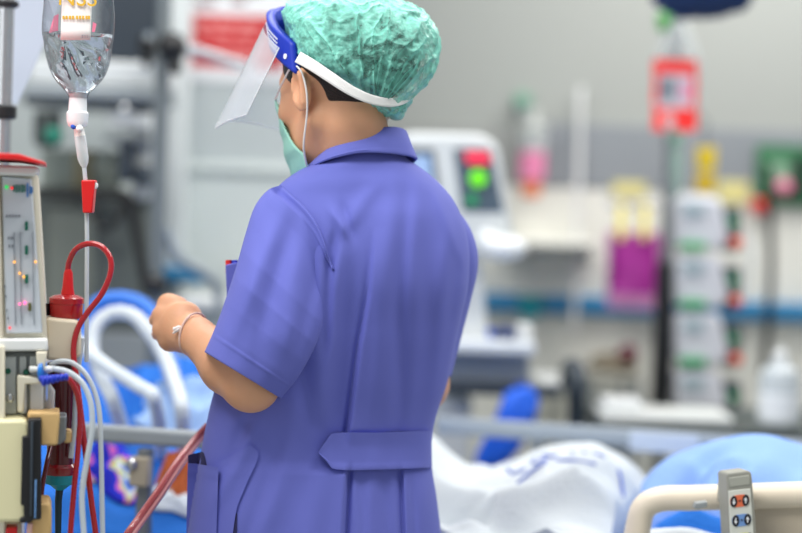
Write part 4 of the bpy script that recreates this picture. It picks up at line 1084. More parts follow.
# breathing hoses over the quilt
YH = 3.55
M['hose'] = mat('white_corrugated_hose', (204, 212, 218), .4)
def hose(pts, r, name, lab, m, Y=YH, grp=None, ribs=True, sink=()):
    Q = [tuple(at(p[0], p[1], p[2] if len(p) > 2 else Y)) for p in pts]
    for i in sink:
        px, py = pts[i][:2]; t_ = .30; Q[i] = tuple(onl(bsof(px, py, t_)[0], t_, -.03))
    P = [Vector(p) for p in crom(Q, 150)]
    rr = [r*(1+.07*math.sin(i*2.1)) for i in range(150)] if ribs else [r]*150
    return MB().tube(P, rr, n=18).build(name, m, tag=(lab, 'hose', grp), sharp=180)
hose([(128, 424, 3.30), (112, 398, 3.42), (99, 372, 3.50), (92, 345, 3.54), (97, 324, 3.56), (113, 313, 3.57), (132, 315, 3.56), (148, 330, 3.54), (162, 352, 3.52), (173, 378, 3.47), (182, 410, 3.36), (186, 430, 3.32)], wid(7.2, YH), 'breathing_hose', 'white corrugated hose arching over the blue quilt below the fist', M['hose'], sink=(0, -1))
hose([(84, 380, 3.60), (83, 345, 3.64), (86, 318, 3.66), (101, 302, 3.67), (124, 299, 3.67), (145, 307, 3.66), (158, 325, 3.64), (170, 360, 3.6), (176, 385, 3.56)], wid(8, 3.64), 'blue_hose', 'smooth blue hose arching behind the white corrugated hose', mat('blue_hose', (50, 120, 220), .4), ribs=False)
hose([(70, 336, 3.48), (88, 352, 3.46), (112, 370, 3.42), (138, 386, 3.39), (154, 398, 3.32), (164, 410, 3.26)], wid(7, 3.45), 'pale_strap', 'pale padded strap slanting down across the blue quilt', mat('pale_padding', (204, 214, 224), .7), ribs=False, sink=(-1,))
hose([(137, 300, 3.78), (150, 330, 3.74), (165, 362, 3.68), (172, 385, 3.62)], wid(6, 3.7), 'grey_hose', 'pale grey hose dropping behind the fist', mat('pale_grey_hose', (186, 194, 200), .4), ribs=True)

# remote control hung on the cream rail
YR = 2.865
rem = thing('bed_remote', 'grey bed remote with arrow keys hanging on the cream rail', 'remote control', rp(735, 560))
RR = Matrix.Rotation(math.radians(-14), 3, 'Z') 
M['remgrey'] = mat('warm_grey_plastic', (150, 150, 140), .45, var=.03); M['remface'] = mat('pale_keypad', (212, 214, 204), .45)
o1 = [(718.5, 476), (749, 470.2), (751.5, 475), (762, 560), (761, 640), (724, 640), (719, 540)]
def plane(px, py, d=0):
    p = at(px, py, YR); p = Vector((p.x, YR - (p.x-at(735, 500, YR).x)*.25 - d, p.z)); return p
REM_D = Vector((-.006, .032, 0))
body_o = [(726.8, 476), (728.5, 473.3), (748, 470), (751, 472), (752, 480), (757.5, 560), (757.5, 640), (734, 640), (730, 540)]
rbd = MB().prism([plane(x, y) for x, y in body_o], Vector((-.009, .030, 0))).build('casing', M['remgrey'], rem, bevel=.0025, seg=3)
MB().prism([plane(x, y, .0012) for x, y in ((729, 478), (748.5, 474.5), (749.5, 484), (730, 487.5))], Vector((0, .0025, 0))).build('top_window', mat('remote_window', (164, 165, 154), .35), rem, bevel=.001)
kp = MB().prism([plane(x, y, .0015) for x, y in ((728.5, 491), (749.5, 488), (754.5, 560), (754.5, 636), (734, 636))], Vector((0, .003, 0))).build('keypad', M['remface'], rem, bevel=.0008)
M['kor'] = mat('orange_key', (226, 112, 74), .45); M['kbl'] = mat('blue_key', (112, 150, 205), .45); M['kye'] = mat('yellow_key', (226, 216, 40), .45); M['ink'] = mat('black_ink', (26, 26, 34), .4); M['arrow'] = mat('white_arrow', (228, 230, 232), .45)
def oval(cx, cy, hw_, hh, d, m, name, par, sk=-.16, ex=1.0):
    pts = []
    for k in range(36):
        a = 2*math.pi*k/36; c, s = math.cos(a), math.sin(a)
        x = cx + hw_*math.copysign(abs(c)**ex, c); y = cy + hh*math.copysign(abs(s)**(.5+ex/2), s) + sk*(x-cx)
        pts.append(plane(x, y, d))
    return MB().prism(pts, Vector((0, .0012, 0))).build(name, m, par)
for (cx, cy, m) in ((739.2, 500.5, 'kor'), (741, 519.6, 'kbl'), (743, 538.5, 'kye'), (745, 557.5, 'kor')):
    kb = oval(cx, cy, 9.2, 6.0, .0024, M[m], 'arrow_key', kp, ex=.6)
    for sd_, up in ((-1, False), (1, True)):
        ox, oy = cx + sd_*5.7, cy - sd_*.95
        oval(ox, oy, 3.3, 5.6, .0032, M['ink'], 'black_disc', kp)
        k = -1 if up else 1
        pts = [(-.55, -3*k), (.55, -3*k), (.55, .4*k), (1.9, .0*k), (0, 3.2*k), (-1.9, .0*k), (-.55, .4*k)]
        MB().prism([plane(ox+a, oy+c, .0040) for a, c in pts], Vector((0, .001, 0))).build('arrow', M['arrow'], kp)
    MB().prism([plane(cx+a, cy+c, .0034) for a, c in ((-1.2, -.6), (1.2, -1.0), (.1, 1.2))], Vector((0, .001, 0))).build('triangle_mark', M['ink'], kp)
hk = MB(); hk.tube([rp(712, 512) + Vector((0, -.036, 0)), rp(712, 486) + Vector((0, -.03, .006)), rp(712, 484) + Vector((0, .0, .02))], .004, n=10, res=16, flat=2.4)
MB().box(plane(733, 497) + Vector((0, .042, 0)), (.03, .022, .03)).build('hook_clip', M['remgrey'], rem, bevel=.002)
MB().prism([plane(x, y) + Vector((-.004, .02, 0)) for x, y in ((702, 507), (713, 505), (713, 510), (704, 513), (700, 512))], Vector((0, .02, 0))).build('hook_tab', M['grey'], rem, bevel=.001)
# ------------------------------------------------------------------ equipment beyond the bed
def sbox(px0, py0, px1, py1, Y, d, b=None):
    """box whose face shows at these picture columns/rows at distance Y, d deep away from the viewer"""
    a = at((px0+px1)/2, py0, Y); c = at((px0+px1)/2, py1, Y); w_ = wid(px1-px0, Y)
    bb = b if b is not None else MB()
    return bb.box((a.x*.5+c.x*.5, Y+d/2, (a.z+c.z)/2), (w_, d, abs(a.z-c.z)))
def ped(px, Y, d, parent, m, half=.22, n=4, colr=.03, top=.6, base='base'):
    p = at(px, 400, Y); x, y = p.x, Y+d/2
    b = MB()
    for k in range(n):
        a = 2*math.pi*(k+.5)/n; b.tube([(x, y, .075), (x+half*math.cos(a), y+half*math.sin(a), .06)], .02, n=10)
    b.lathe((x, y, .05), (0, 0, 1), [(.05, 0), (.05, .06), (.03, .08)], 20)
    o = b.build(base, m, parent)
    cb = []
    for k in range(n):
        a = 2*math.pi*(k+.5)/n; MB().lathe((x+half*math.cos(a)-.012, y+half*math.sin(a), .035), (1, 0, 0), [(.02, 0), (.035, .003), (.035, .021), (.02, .024)], 18).build('caster', M['black'], parent)
    MB().tube([(x, y, .1), (x, y, top)], colr, n=18).build('column', m, parent)

# ventilator with the sloping control head, right of the person
YV = 4.45
M['ventwhite'] = mat('ventilator_white', (206, 211, 212), .45)
vt = thing('ventilator', 'white ventilator with a slate control panel holding a red and a green key', 'ventilator', floor_of(at(470, 400, YV+.15)))
hd = MB().prism([at(x, y, YV) for x, y in ((392, 262), (396, 140), (406, 132), (480, 134), (494, 141), (500, 152), (514, 236), (508, 250), (470, 262))], (0, .30, 0)).build('head', M['ventwhite'], vt, bevel=.02, seg=3)
MB().prism([at(x, y, YV-.004) for x, y in ((400, 148), (434, 149), (442, 212), (400, 212))], (0, .01, 0)).build('screen_bezel', M['slate'], vt, bevel=.003)
MB().prism([at(x, y, YV-.008) for x, y in ((402, 155), (430, 155), (436, 206), (402, 206))], (0, .006, 0)).build('screen', mat('pale_blue_screen', (140, 165, 200), .25, emit=.35), vt)
pnl = MB().prism([at(x, y, YV-.004) for x, y in ((453, 148), (491, 148), (504, 213), (462, 212))], (0, .01, 0)).build('control_panel', mat('slate_panel', (76, 92, 106), .4), vt, bevel=.004)
MB().prism([at(x, y, YV-.014) for x, y in ((464, 152), (489, 152), (491, 164), (467, 164))], (0, .012, 0)).build('red_key', mat('lit_red_key', (240, 50, 80), .4, emit=.25), pnl, bevel=.003)
MB().lathe(at(478, 178.5, YV-.004), (0, -1, 0), [(wid(8.5, YV), 0), (wid(8.5, YV), .010), (wid(7, YV), .013)], 30).build('green_key', mat('lit_green_key', (110, 225, 30), .4, emit=.3), pnl)
MB().lathe(at(472, 199.5, YV-.004), (0, -1, 0), [(wid(6, YV), 0), (wid(6, YV), .006)], 26).build('dim_green_key', mat('dim_green_key', (40, 150, 95), .4), pnl)
hb_ = MB().ell(at(504, 248, YV-.06), (wid(23, YV), .05, wid(13, YV)), None, 28, 18)
hb_.tube([at(484, 238, YV-.02), at(500, 246, YV-.06)], wid(10, YV), n=16)
hb_.build('handle', mat('bright_white_plastic', (226, 230, 232), .35), vt)
MB().prism([at(x, y, YV+.08) for x, y in ((450, 262), (482, 262), (488, 344), (446, 344))], (0, .14, 0)).build('neck', M['white'], vt, bevel=.01)
sbox(420, 341, 536, 354, YV-.02, .36).build('shelf', mat('pale_shelf', (214, 220, 226), .4), vt, bevel=.008)
sbox(424, 354, 530, 383, YV+.06, .26).build('under_box', mat('grey_under_box', (150, 158, 166), .5), vt, bevel=.01)
sbox(432, 398, 470, 520, YV+.1, .2).build('body', mat('pale_body', (206, 210, 210), .5), vt, bevel=.01)
sbox(444, 384, 560, 396, YV+.02, .05).build('push_bar', M['slate'], vt, bevel=.006)
ped(470, YV, .4, vt, M['grey'], .22, 4, .05, .55)
p = at(505, 334, YV+.1)
t = thing('rubber_bulb', 'dark blue rubber bulb lying on the ventilator shelf', 'bulb', at(505, 341, YV+.1))
MB().ell(at(505, 333, YV+.1), (wid(13, YV), .04, wid(8, YV)), None, 22, 14).build('bulb', mat('dark_blue_rubber', (46, 62, 110), .5), t)
MB().tube([at(494, 335, YV+.1), at(486, 331, YV+.1)], .012, n=12).build('valve', M['blue'], t)
t = thing('gauze_pack', 'white gauze pack lying on the ventilator shelf beside the bulb', 'pack', at(524, 341, YV+.12))
sbox(516, 325, 533, 340.5, YV+.1, .07).build('wrapper', M['white'], t, bevel=.008)

# blue bag hung on the push bar
b = MB()
blu = thing('blue_bag', 'bright blue cloth bag hanging askew under the ventilator shelf', 'bag', at(505, 470, YV-.05))
b = MB()
oA = crom([(505, 392), (528, 386), (538, 396), (536, 418), (524, 442), (508, 462), (484, 470), (474, 462), (480, 446), (494, 420), (505, 392)], 60)[:-1]
def bagfn(u, v):
    x, y = oA[int(round(u*59)) % 59]; cx_, cy_ = 506, 428; th = math.pi*(v*.99+.005)
    return at(cx_+(x-cx_)*math.sin(th)**.6, cy_+(y-cy_)*math.sin(th)**.6, YV-.045 - .035*math.cos(th)) + Vector((0, .008*noise.noise(Vector((x*.1, y*.1, v*3))), 0))
b.grid(bagfn, 59, 24, cu=True, capv=True).build('pouch', mat('bright_blue_cloth', (30, 100, 225), .6, bump=.3, bscale=60), blu)
MB().tube([at(512, 396, YV-.05), at(516, 386, YV-.012), at(524, 383, YV+.03), at(526, 388, YV-.02), at(528, 394, YV-.05)], .006, n=8, res=24).build('strap', mat('navy_strap', (24, 60, 150), .6), blu)
wb_ = thing('waste_bin', 'cream pedal bin standing beside the blue bag', 'bin', floor_of(at(555, 400, 4.95)))
pz = at(555, 390, 4.95)
bb = MB(); bb.box((pz.x, 5.05, (pz.z+.03)/2), (wid(34, 4.95), .26, pz.z-.03)); bb.build('bin_body', mat('cream_bin', (222, 220, 204), .45), wb_, bevel=.02)
MB().box((pz.x, 5.05, pz.z+.012), (wid(36, 4.95), .28, .024)).build('lid', M['white'], wb_, bevel=.008)
MB().box((pz.x, 4.90, .03), (.1, .08, .02)).build('pedal', M['black'], wb_, bevel=.004); MB().box((pz.x, 5.05, .015), (wid(32, 4.95), .24, .03)).build('foot', M['black'], wb_)
cs = thing('folded_walker', 'dark grey folded frame standing right of the cream bin', 'frame', floor_of(at(578, 400, 4.6)))
for dx, dy in ((0, .02), (0, .2)):
    q = at(577, 385, 4.6+dy); MB().tube([(q.x, 4.6+dy, .02), (q.x, 4.6+dy, q.z-.02)], .022, n=14).build('leg', M['slate'], cs); 
q = at(577, 385, 4.6); MB().tube([(q.x, 4.6, q.z-.03), (q.x, 4.6, q.z+.01), (q.x, 4.66, q.z+.03), (q.x, 4.76, q.z+.03), (q.x, 4.82, q.z+.01), (q.x, 4.82, q.z-.03)], .024, n=14, res=30).build('top_bar', M['slate'], cs)
MB().box((q.x, 4.71, .35), (.02, .2, .03)).build('cross_bar', M['slate'], cs)

# suction jar with pink contents on the wall rail
YW2 = YB-.09
sj = thing('suction_jar', 'clear wall suction jar with pink fluid and an orange base', 'suction jar', at(531, 197, YW2))
jz = wid(1, YW2); j0 = at(531, 197, YW2)
MB().lathe(j0, (0, 0, 1), [(jz*7, 0), (jz*9, jz*3), (jz*9, jz*14), (jz*8, jz*16)], 28).build('base', mat('orange_plastic', (235, 130, 80), .5), sj)
MB().lathe(j0 + Vector((0, 0, jz*16.2)), (0, 0, 1), [(jz*11, 0), (jz*13, jz*2), (jz*13, jz*28), (jz*12, jz*29)], 32).build('fluid', mat('pink_fluid', (222, 130, 168), .4), sj)
MB().lathe(j0 + Vector((0, 0, jz*45.6)), (0, 0, 1), [(jz*13, 0), (jz*13, jz*18), (jz*11, jz*22)], 32).build('jar', film('jar_plastic', (210, 214, 214), .55, .1), sj)
MB().lathe(j0 + Vector((0, 0, jz*67.6)), (0, 0, 1), [(jz*14, 0), (jz*14, jz*4), (jz*5, jz*6), (jz*5, jz*20)], 28).build('lid', mat('pale_lid', (196, 200, 196), .5), sj)
MB().box(j0 + Vector((0, .065, jz*40)), (.03, .05, .2)).build('wall_bracket', M['grey'], sj)
gv = thing('gas_outlet', 'green gas outlet valve on the wall above the suction jar', 'valve', at(522, 110, YW2+.03))
g0 = at(522, 102, YB)
MB().lathe(g0, (0, -1, 0), [(jz*9, 0), (jz*9, .03), (jz*6, .04), (jz*6, .07)], 24).build('valve_body', mat('sage_green_plastic', (110, 158, 136), .5), gv)
MB().tube([g0 + Vector((0, -.05, -jz*4)), g0 + Vector((0, -.06, -jz*10)), g0+Vector((.004, -.06, -jz*18))], .012, n=12).build('stem', M['grey'], gv)
tbv = MB().tube([at(581, 88, YB-.03), at(580, 104, YB-.04), at(579, 160, YB-.05), at(577, 230, YB-.07), at(574, 330, YB-.07)], .009, n=12, res=40).build('wall_hose', mat('pale_hose', (214, 216, 216), .5), tag=('pale hose hanging down the wall right of the suction jar', 'hose'))
tbl = thing('wall_shelf', 'pale narrow shelf on the wall right of the ventilator', 'shelf', at(545, 262, YB-.25))
sbox(500, 240, 596, 247, YB-.26, .25).build('board', M['wallcream'], tbl, bevel=.006)
for px in (512, 584): MB().prism([at(px, 247, YB-.012), at(px, 262, YB-.012), at(px, 248, YB-.2)], (.015, 0, 0)).build('bracket', M['grey'], tbl)
tc_ = thing('teal_cup', 'teal cup hooked on the blue wall guard', 'cup', at(530, 318, YB-.2))
MB().lathe(at(530, 318, YB-.14), (0, 0, 1), [(jz*9, 0), (jz*14, jz*22), (jz*15, jz*23)], 28).build('cup_body', M['teal'], tc_); MB().box(at(530, 298, YB-.075), (.02, .05, .02)).build('hook', M['grey'], tc_)

# magenta bag with yellow clips
YG = 5.35
mg = thing('magenta_bag', 'magenta cloth bag hanging from two yellow clips on the wall', 'bag', at(635, 298, YG))
def mgf(u, v):
    a = 2*math.pi*u; hx = wid(23 + 3*v, YG); x = math.copysign(abs(math.cos(a))**.5, math.cos(a))*hx; y = math.copysign(abs(math.sin(a))**.7, math.sin(a))*(.012+.045*v)
    pz_ = at(634, 234+60*v, YG); return Vector((pz_.x+x+.004*noise.noise(Vector((u*8, v*3, 0))), YG+y + .01*noise.noise(Vector((u*9, v*2, 4))), pz_.z))
MB().grid(mgf, 60, 24, cu=True, capv=True).build('bag_body', M['magenta'], mg)
for px in (621, 644):
    c_ = MB().tube([at(px, 240, YG-.02), at(px, 222, YG-.005), at(px+1, 206, YG+.02)], wid(4, YG), n=12, res=10).build('clip', mat('soft_yellow_clip', (226, 212, 96), .5), mg)
MB().tube([at(606, 204, YG+.03), at(660, 205, YG+.03)], .008, n=10).build('hanging_bar', M['chrome'], mg)
pk_ = thing('pink_bag', 'pale pink translucent bag hanging behind the magenta bag', 'bag', at(612, 300, YG+.14))
def pkf(u, v):
    a = 2*math.pi*u; hx = wid(30, YG); pz_ = at(636, 232+76*v, YG+.12); return Vector((pz_.x+math.copysign(abs(math.cos(a))**.5, math.cos(a))*hx, YG+.12+.03*math.sin(a)*(.3+v), pz_.z))
MB().grid(pkf, 48, 16, cu=True, capv=True).build('bag_body', mat('pale_pink_film', (228, 160, 206), .5, alpha=.75), pk_)
pf = thing('pink_pouch', 'small pink bag between the magenta bag and the pump tower', 'bag', at(668, 262, YG-.1))
MB().ell(at(667, 245, YG-.1), (wid(8, YG), .03, wid(15, YG)), None, 20, 14).build('pouch', M['pink'], pf); MB().tube([at(667, 232, YG-.1), at(672, 215, YG-.08)], .008, n=8).build('tie', M['pink'], pf)

# infusion pump tower
YU = 5.0
tw = thing('infusion_stand', 'dark pole stand carrying the stack of four infusion pumps', 'stand', floor_of(at(668, 400, YU+.12)))
tx = at(672, 300, YU).x
MB().tube([(tx, YU+.14, .08), (tx, YU+.14, at(690, -25, YU).z)], .018, n=14).build('pole', M['midgrey'], tw)
b = MB(); 
for k in range(5):
    a = 2*math.pi*k/5+.3; b.tube([(tx, YU+.14, .09), (tx+.18*math.cos(a), YU+.14+.18*math.sin(a), .05)], .02, n=10)
b.lathe((tx, YU+.14, 0.0), (0, 0, 1), [(.05, .05), (.05, .12), (.03, .14)], 18); b.build('base', M['slate'], tw)
for k in range(5):
    a = 2*math.pi*k/5+.3; MB().lathe((tx+.18*math.cos(a)-.012, YU+.14+.18*math.sin(a), .035), (1, 0, 0), [(.02, 0), (.035, .003), (.035, .021), (.02, .024)], 16).build('caster', M['black'], tw)
sbox(655, 262, 674, 414, YU+.06, .06).build('black_sleeve', M['black'], tw, bevel=.01)
zh = at(690, 28, YU).z
MB().tube([(tx-.02, YU+.14, zh+.06), (tx+.06, YU+.14, zh+.07), (tx+.09, YU+.12, zh+.05), (tx+.1, YU+.10, zh+.065)], .006, n=8, res=20).build('hook', M['chrome'], tw)
M['pumpgrey'] = mat('lilac_white_plastic', (206, 208, 216), .45, var=.02)
lbs = ['topmost infusion pump of the tower, below the yellow tags', 'second infusion pump from the top of the tower', 'third infusion pump from the top of the tower', 'lowest infusion pump of the tower, just above the counter']
Y0 = 196; st = 58
def pump(k):
    y0 = Y0 + k*st
    o = thing('infusion_pump', lbs[k], 'infusion pump', at(700, y0+52, YU), 'infusion pumps on the tower')
    a_ = MB().prism([at(x, y, YU-.02) for x, y in ((678, y0+3), (690, y0-1), (720, y0+2), (730, y0+40), (724, y0+54), (678, y0+54))], (0, .13, 0)).build('casing', M['pumpgrey'], o, bevel=.012)
    sbox(680, y0+46, 706, y0+58-3.6, YU-.035, .02).build('green_strip', mat('pump_green', (40, 160, 96), .5) if 'pg' not in M else M['pg'], o, bevel=.003)
    sbox(683, y0+8, 704, y0+20, YU-.03, .015).build('display', M['grey'] if 'dg' not in M else M['dg'], o, bevel=.002)
    sbox(723, y0+12, 741, y0+56, YU+.005, .09).build('cassette', M['slate'], o, bevel=.008)
    MB().lathe(at(735, y0+49-2, YU+.004), (0, -1, 0), [(wid(5.5, YU), 0), (wid(5.5, YU), .03), (wid(3, YU), .04)], 18).build('orange_knob', mat('orange_red_knob', (226, 92, 60), .5), o)
    MB().lathe(at(732, y0+26, YU+.004), (0, -1, 0), [(wid(4.5, YU), 0), (wid(4.5, YU), .02)], 16).build('green_knob', M['green'], o)
M['pg'] = mat('pump_green', (40, 160, 96), .5); M['dg'] = mat('pump_display', (160, 178, 186), .4)
for k in range(4): pump(k)
lw_ = MB().tube([at(744, 230, YU), at(752, 250, YU-.01), at(750, 270, YU-.01), at(742, 286, YU)], .006, n=8, res=20).build('infusion_line', mat('pale_line', (216, 222, 222), .4), tag=('clear infusion line looping beside the second infusion pump', 'tube'))

# red bordered drug bag with its drip chamber
YD = 4.95
db_ = thing('drug_bag', 'clear drug bag with a bright red bordered label hanging from the tower hook', 'drip bag', at(676, 132, YD))
def dbf(u, v):
    a = 2*math.pi*u; y = 22+112*v; hw_ = wid(np.interp(y, [22, 36, 60, 110, 128, 134], [8, 16, 24, 25, 20, 8]), YD); pz_ = at(677, y, YD)
    return Vector((pz_.x+hw_*math.copysign(abs(math.cos(a))**.8, math.cos(a)), YD+math.sin(a)*min(.035, hw_*.6), pz_.z))
MB().grid(dbf, 48, 30, cu=True, capv=True).build('bag_film', film('drug_bag_film', (208, 214, 214), .72, .08), db_)
rl = MB()
def rbox(x0, y0, x1, y1): sbox(x0, y0, x1, y1, YD-.042, .004, rl)
rbox(653, 60, 697, 74); rbox(653, 108, 666, 131); rbox(675, 108, 697, 131); rbox(666, 108, 675, 113); rbox(653, 74, 658, 106); rbox(692, 74, 697, 106)
rl.build('red_border', mat('bright_red_label', (250, 48, 44), .5), db_)
sbox(658, 74, 692, 108, YD-.042, .003).build('label_sheet', mat('pale_label', (206, 204, 212), .5), db_)
sbox(659, 78, 676, 100, YD-.044, .002).build('grey_print', mat('grey_print', (130, 140, 150), .5), db_)
sbox(680, 82, 690, 100, YD-.044, .002).build('pink_print', mat('pink_label_print', (226, 160, 190), .5), db_)
MB().lathe(at(668, 120, YD-.043), (0, -1, 0), [(wid(6, YD), 0), (wid(6, YD), .002)], 20).build('pale_seal', mat('pale_seal', (236, 190, 190), .5), db_)
MB().tube([at(677, 134, YD), at(677, 143, YD), at(677, 190, YD), at(678, 197, YD)], [.008, .014, .012, .005], n=14, res=16).build('drip_chamber', film('pale_green_chamber', (170, 205, 190), .5, .1), db_)
MB().ell(at(676, 138, YD), (.016, .016, .014)).build('green_spike', mat('pale_green_spike', (130, 195, 165), .5), db_)
MB().lathe(at(664, 27, YD), (0, 0, 1), [(.012, -.012), (.02, 0), (.02, .03), (.008, .04)], 16).build('green_hanger', mat('leaf_green', (90, 165, 90), .5), db_)
# navy cloth bundle at the top edge
nv = MB().grid(lambda u, v: (lambda a, th: at(702 + 54*math.sin(th)**.7*math.cos(a), -14 + 31*math.cos(th)*1.0 + 0*u + 3.5*math.sin(a*3)*math.sin(th), 4.6 - .09*math.sin(th)*math.sin(a)) + Vector((0, 0, .012*noise.noise(Vector((math.cos(a)*2, math.sin(a)*2, v*5))))))(2*math.pi*u, math.pi*(v*.99+.005)), 60, 30, cu=True, capv=True)
nvt = thing('cloth_bundle', 'dark navy cloth bundle slung at the top edge above the drug bag', 'bundle', at(702, 17, 4.6))
nv.build('bundle', M['navy'], nvt)
MB().tube([at(690, -40, 4.6), at(692, -120, 4.62), at(694, -240, 4.62)], .012, n=10).build('sling', M['black'], nvt)

# yellow tags, notes and the green board on the wall
yt = thing('yellow_tag', 'upper of two yellow tags hanging beside the pump tower', 'tag', at(706, 170, 5.25))
sbox(697, 147, 716, 170, 5.25, .01).build('tag_card', M['yellow'], yt, bevel=.003)
MB().tube([at(706, 150, 5.262), at(706, 120, 5.262), at(690, 110, 5.2)], .003, n=6).build('string', M['slate'], yt)
yt2 = thing('yellow_tag', 'lower, deeper yellow tag hanging beside the pump tower', 'tag', at(706, 193, 5.25))
sbox(696, 173, 715, 193, 5.25, .01).build('tag_card', mat('deep_yellow', (214, 180, 24), .5), yt2, bevel=.003)
MB().tube([at(706, 177, 5.262), at(706, 169, 5.262)], .003, n=6).build('string', M['slate'], yt2)
for (x0, y0, x1, y1, lab, m) in ((718, 181, 749, 203, 'pale yellow note on the wall right of the yellow tags', 'paleyellow'), (613, 182, 646, 197, 'pale yellow note on the grey wall band above the magenta bag', 'paleyellow')):
    t = sbox(x0, y0, x1, y1, YB-.022, .004).build('paper_note', M[m], tag=(lab, 'note', None))
gb = thing('green_board', 'dark green board with a pink rosette on the wall at the right edge', 'board', at(780, 205, YB-.03))
sbox(757, 146, 830, 206, YB-.04, .02).build('board', mat('dark_green_board', (48, 112, 74), .6, var=.1), gb, bevel=.004)
sbox(766, 160, 790, 186, YB-.048, .006).build('pale_card', mat('sage_card', (120, 156, 130), .6), gb)
MB().lathe(at(783, 187, YB-.042), (0, -1, 0), [(wid(8, YB), 0), (wid(8, YB), .02), (wid(4, YB), .03)], 20).build('rosette', mat('dusty_pink', (222, 130, 160), .6), gb)
MB().box(at(800, 176, YB-.05), (wid(10, YB), .02, wid(40, YB))).build('dark_strip', M['black'], gb)
rk = thing('wall_buzzer', 'small red push button on the wall right of the pale yellow note', 'button', at(758, 210, YB-.05))
MB().lathe(at(758, 206, YB-.01), (0, -1, 0), [(wid(8, YB), 0), (wid(8, YB), .03), (wid(5, YB), .045)], 20).build('knob', M['red'], rk)
MB().tube([at(768, 165, 5.45), at(770, 215, 5.45), at(771, 270, 5.44), at(768, 330, 5.43), at(764, 372, 5.42), at(764, 500, 5.42), at(766, 640, 5.42)], .012, n=10, res=50).build('power_cable', M['black'], tag=('black cable hanging down the wall beside the spray bottle', 'cable'))

# brown and maroon clutter behind the far rail
cl = thing('linen_bundle', 'brownish linen bundle on a trolley below the magenta bag', 'bundle', at(614, 372, 5.45))
MB().ell(at(614, 362.5, 5.45), (wid(26, 5.3), .12, wid(11, 5.3)), None, 26, 16).build('bundle', mat('brown_linen', (146, 136, 118), .8, var=.2, vscale=14), cl)
MB().ell(at(628, 353, 5.36), (wid(10, 5.2), .05, wid(9, 5.2)), None, 20, 12).build('maroon_cloth', mat('maroon_cloth', (110, 44, 62), .8), cl)
lt = thing('linen_trolley', 'pale trolley carrying the brownish linen bundle', 'trolley', floor_of(at(614, 400, 5.35)))
sbox(586, 374.5, 642, 380, 5.30, .36).build('tray', mat('dull_tray', (170, 168, 158), .5), lt, bevel=.004)
for px in (590, 638):
    for dy in (.02, .32):
        q = at(px, 378, 5.30); MB().tube([(q.x, 5.30+dy, .01), (q.x, 5.30+dy, q.z)], .012, n=10).build('leg', M['grey'], lt)

# counter with a spray bottle
YC = 4.35
ct = thing('counter', 'dark-edged counter beyond the far rail carrying a white tray', 'counter', floor_of(at(720, 400, YC+.25)))
zc = at(700, 430, YC).z; xL, xR = at(601, 420, YC).x, at(860, 420, YC).x
MB().box(((xL+xR)/2, YC+.26, zc-.012), (xR-xL, .52, .030)).build('worktop', mat('dark_green_grey_edge', (66, 74, 72), .4), ct, bevel=.004)
for x in (xL+.05, xR-.05):
    for dy in (.05, .46): MB().box((x, YC+dy, (zc-.027)/2), (.04, .04, zc-.027)).build('leg', M['grey'], ct)
MB().box(((xL+xR)/2, YC+.46, .35), (xR-xL-.1, .02, .3)).build('back_panel', M['wallcream'], ct)
tr = thing('instrument_tray', 'long white instrument tray lying on the dark-edged counter', 'tray', Vector((at(670, 410, YC).x, YC+.14, zc+.004)))
q0, q1 = at(604, 412, YC).x, at(738, 412, YC).x; zt_ = zc+.004
MB().box(((q0+q1)/2, YC+.15, zt_+.012), (q1-q0, .2, .022)).build('tray_body', mat('white_enamel', (216, 219, 216), .35), tr, bevel=.006)
gp = thing('glove_box', 'small white box on the tray at the left end of the counter', 'box', Vector((at(630, 405, YC).x, YC+.15, zt_+.024)))
MB().box((at(628, 405, YC).x, YC+.15, zt_+.024+.012), (.09, .12, .022)).build('box_body', M['white'], gp, bevel=.003)
YS_ = YC+.12; sbz = wid(1, YS_)
sb = thing('spray_bottle', 'clear white-labelled bottle standing on the counter at the right edge', 'bottle', Vector((at(778, 420, YS_).x, YS_, zc+.004)))
c0 = Vector((at(778, 420, YS_).x, YS_, zc+.0045))
MB().lathe(c0, (0, 0, 1), [(sbz*18, 0), (sbz*20.5, sbz*2), (sbz*20.5, sbz*46), (sbz*18, sbz*55), (sbz*8, sbz*63), (sbz*6.5, sbz*66)], 36).build('bottle_body', mat('milky_bottle', (208, 216, 220), .25, alpha=.8), sb)
MB().lathe(c0 + Vector((0, 0, sbz*6)), (0, 0, 1), [(sbz*20.9, 0), (sbz*20.9, sbz*27)], 36).build('label_wrap', mat('white_bottle_label', (236, 240, 242), .5), sb)
MB().lathe(c0 + Vector((0, 0, sbz*66)), (0, 0, 1), [(sbz*7.5, 0), (sbz*7.5, sbz*6), (sbz*4, sbz*8), (sbz*3, sbz*13)], 24).build('bottle_cap', M['white'], sb)

# ------------------------------------------------------------------ equipment on the left
YE = 4.42
an = thing('anaesthesia_trolley', 'white and grey equipment trolley with a dark screen behind the saline bag', 'medical trolley', floor_of(at(100, 400, YE+.2)))
sbox(96, -60, 160, 62, YE+.02, .08).build('screen', mat('dark_slate_screen', (46, 56, 66), .35), an, bevel=.01)
sbox(28, 60, 162, 86, YE, .34).build('top_housing', mat('cool_white_housing', (206, 211, 212), .45), an, bevel=.01)
sbox(20, 86, 158, 98, YE-.02, .38).build('shelf', mat('shelf_grey', (150, 158, 162), .45), an, bevel=.006)
sbox(24, 99, 150, 107, YE+.02, .34).build('shelf_underside', M['midgrey'], an, bevel=.004)
sbox(108, 112, 150, 128, YE+.05, .2).build('drawer', M['white'], an, bevel=.006)
sbox(132, 128, 154, 200, YE+.1, .2).build('body_column', mat('pale_column', (198, 203, 204), .5), an, bevel=.01)
sbox(118, 140, 131, 182, YE+.04, .08).build('flow_block', M['slate'], an, bevel=.008)
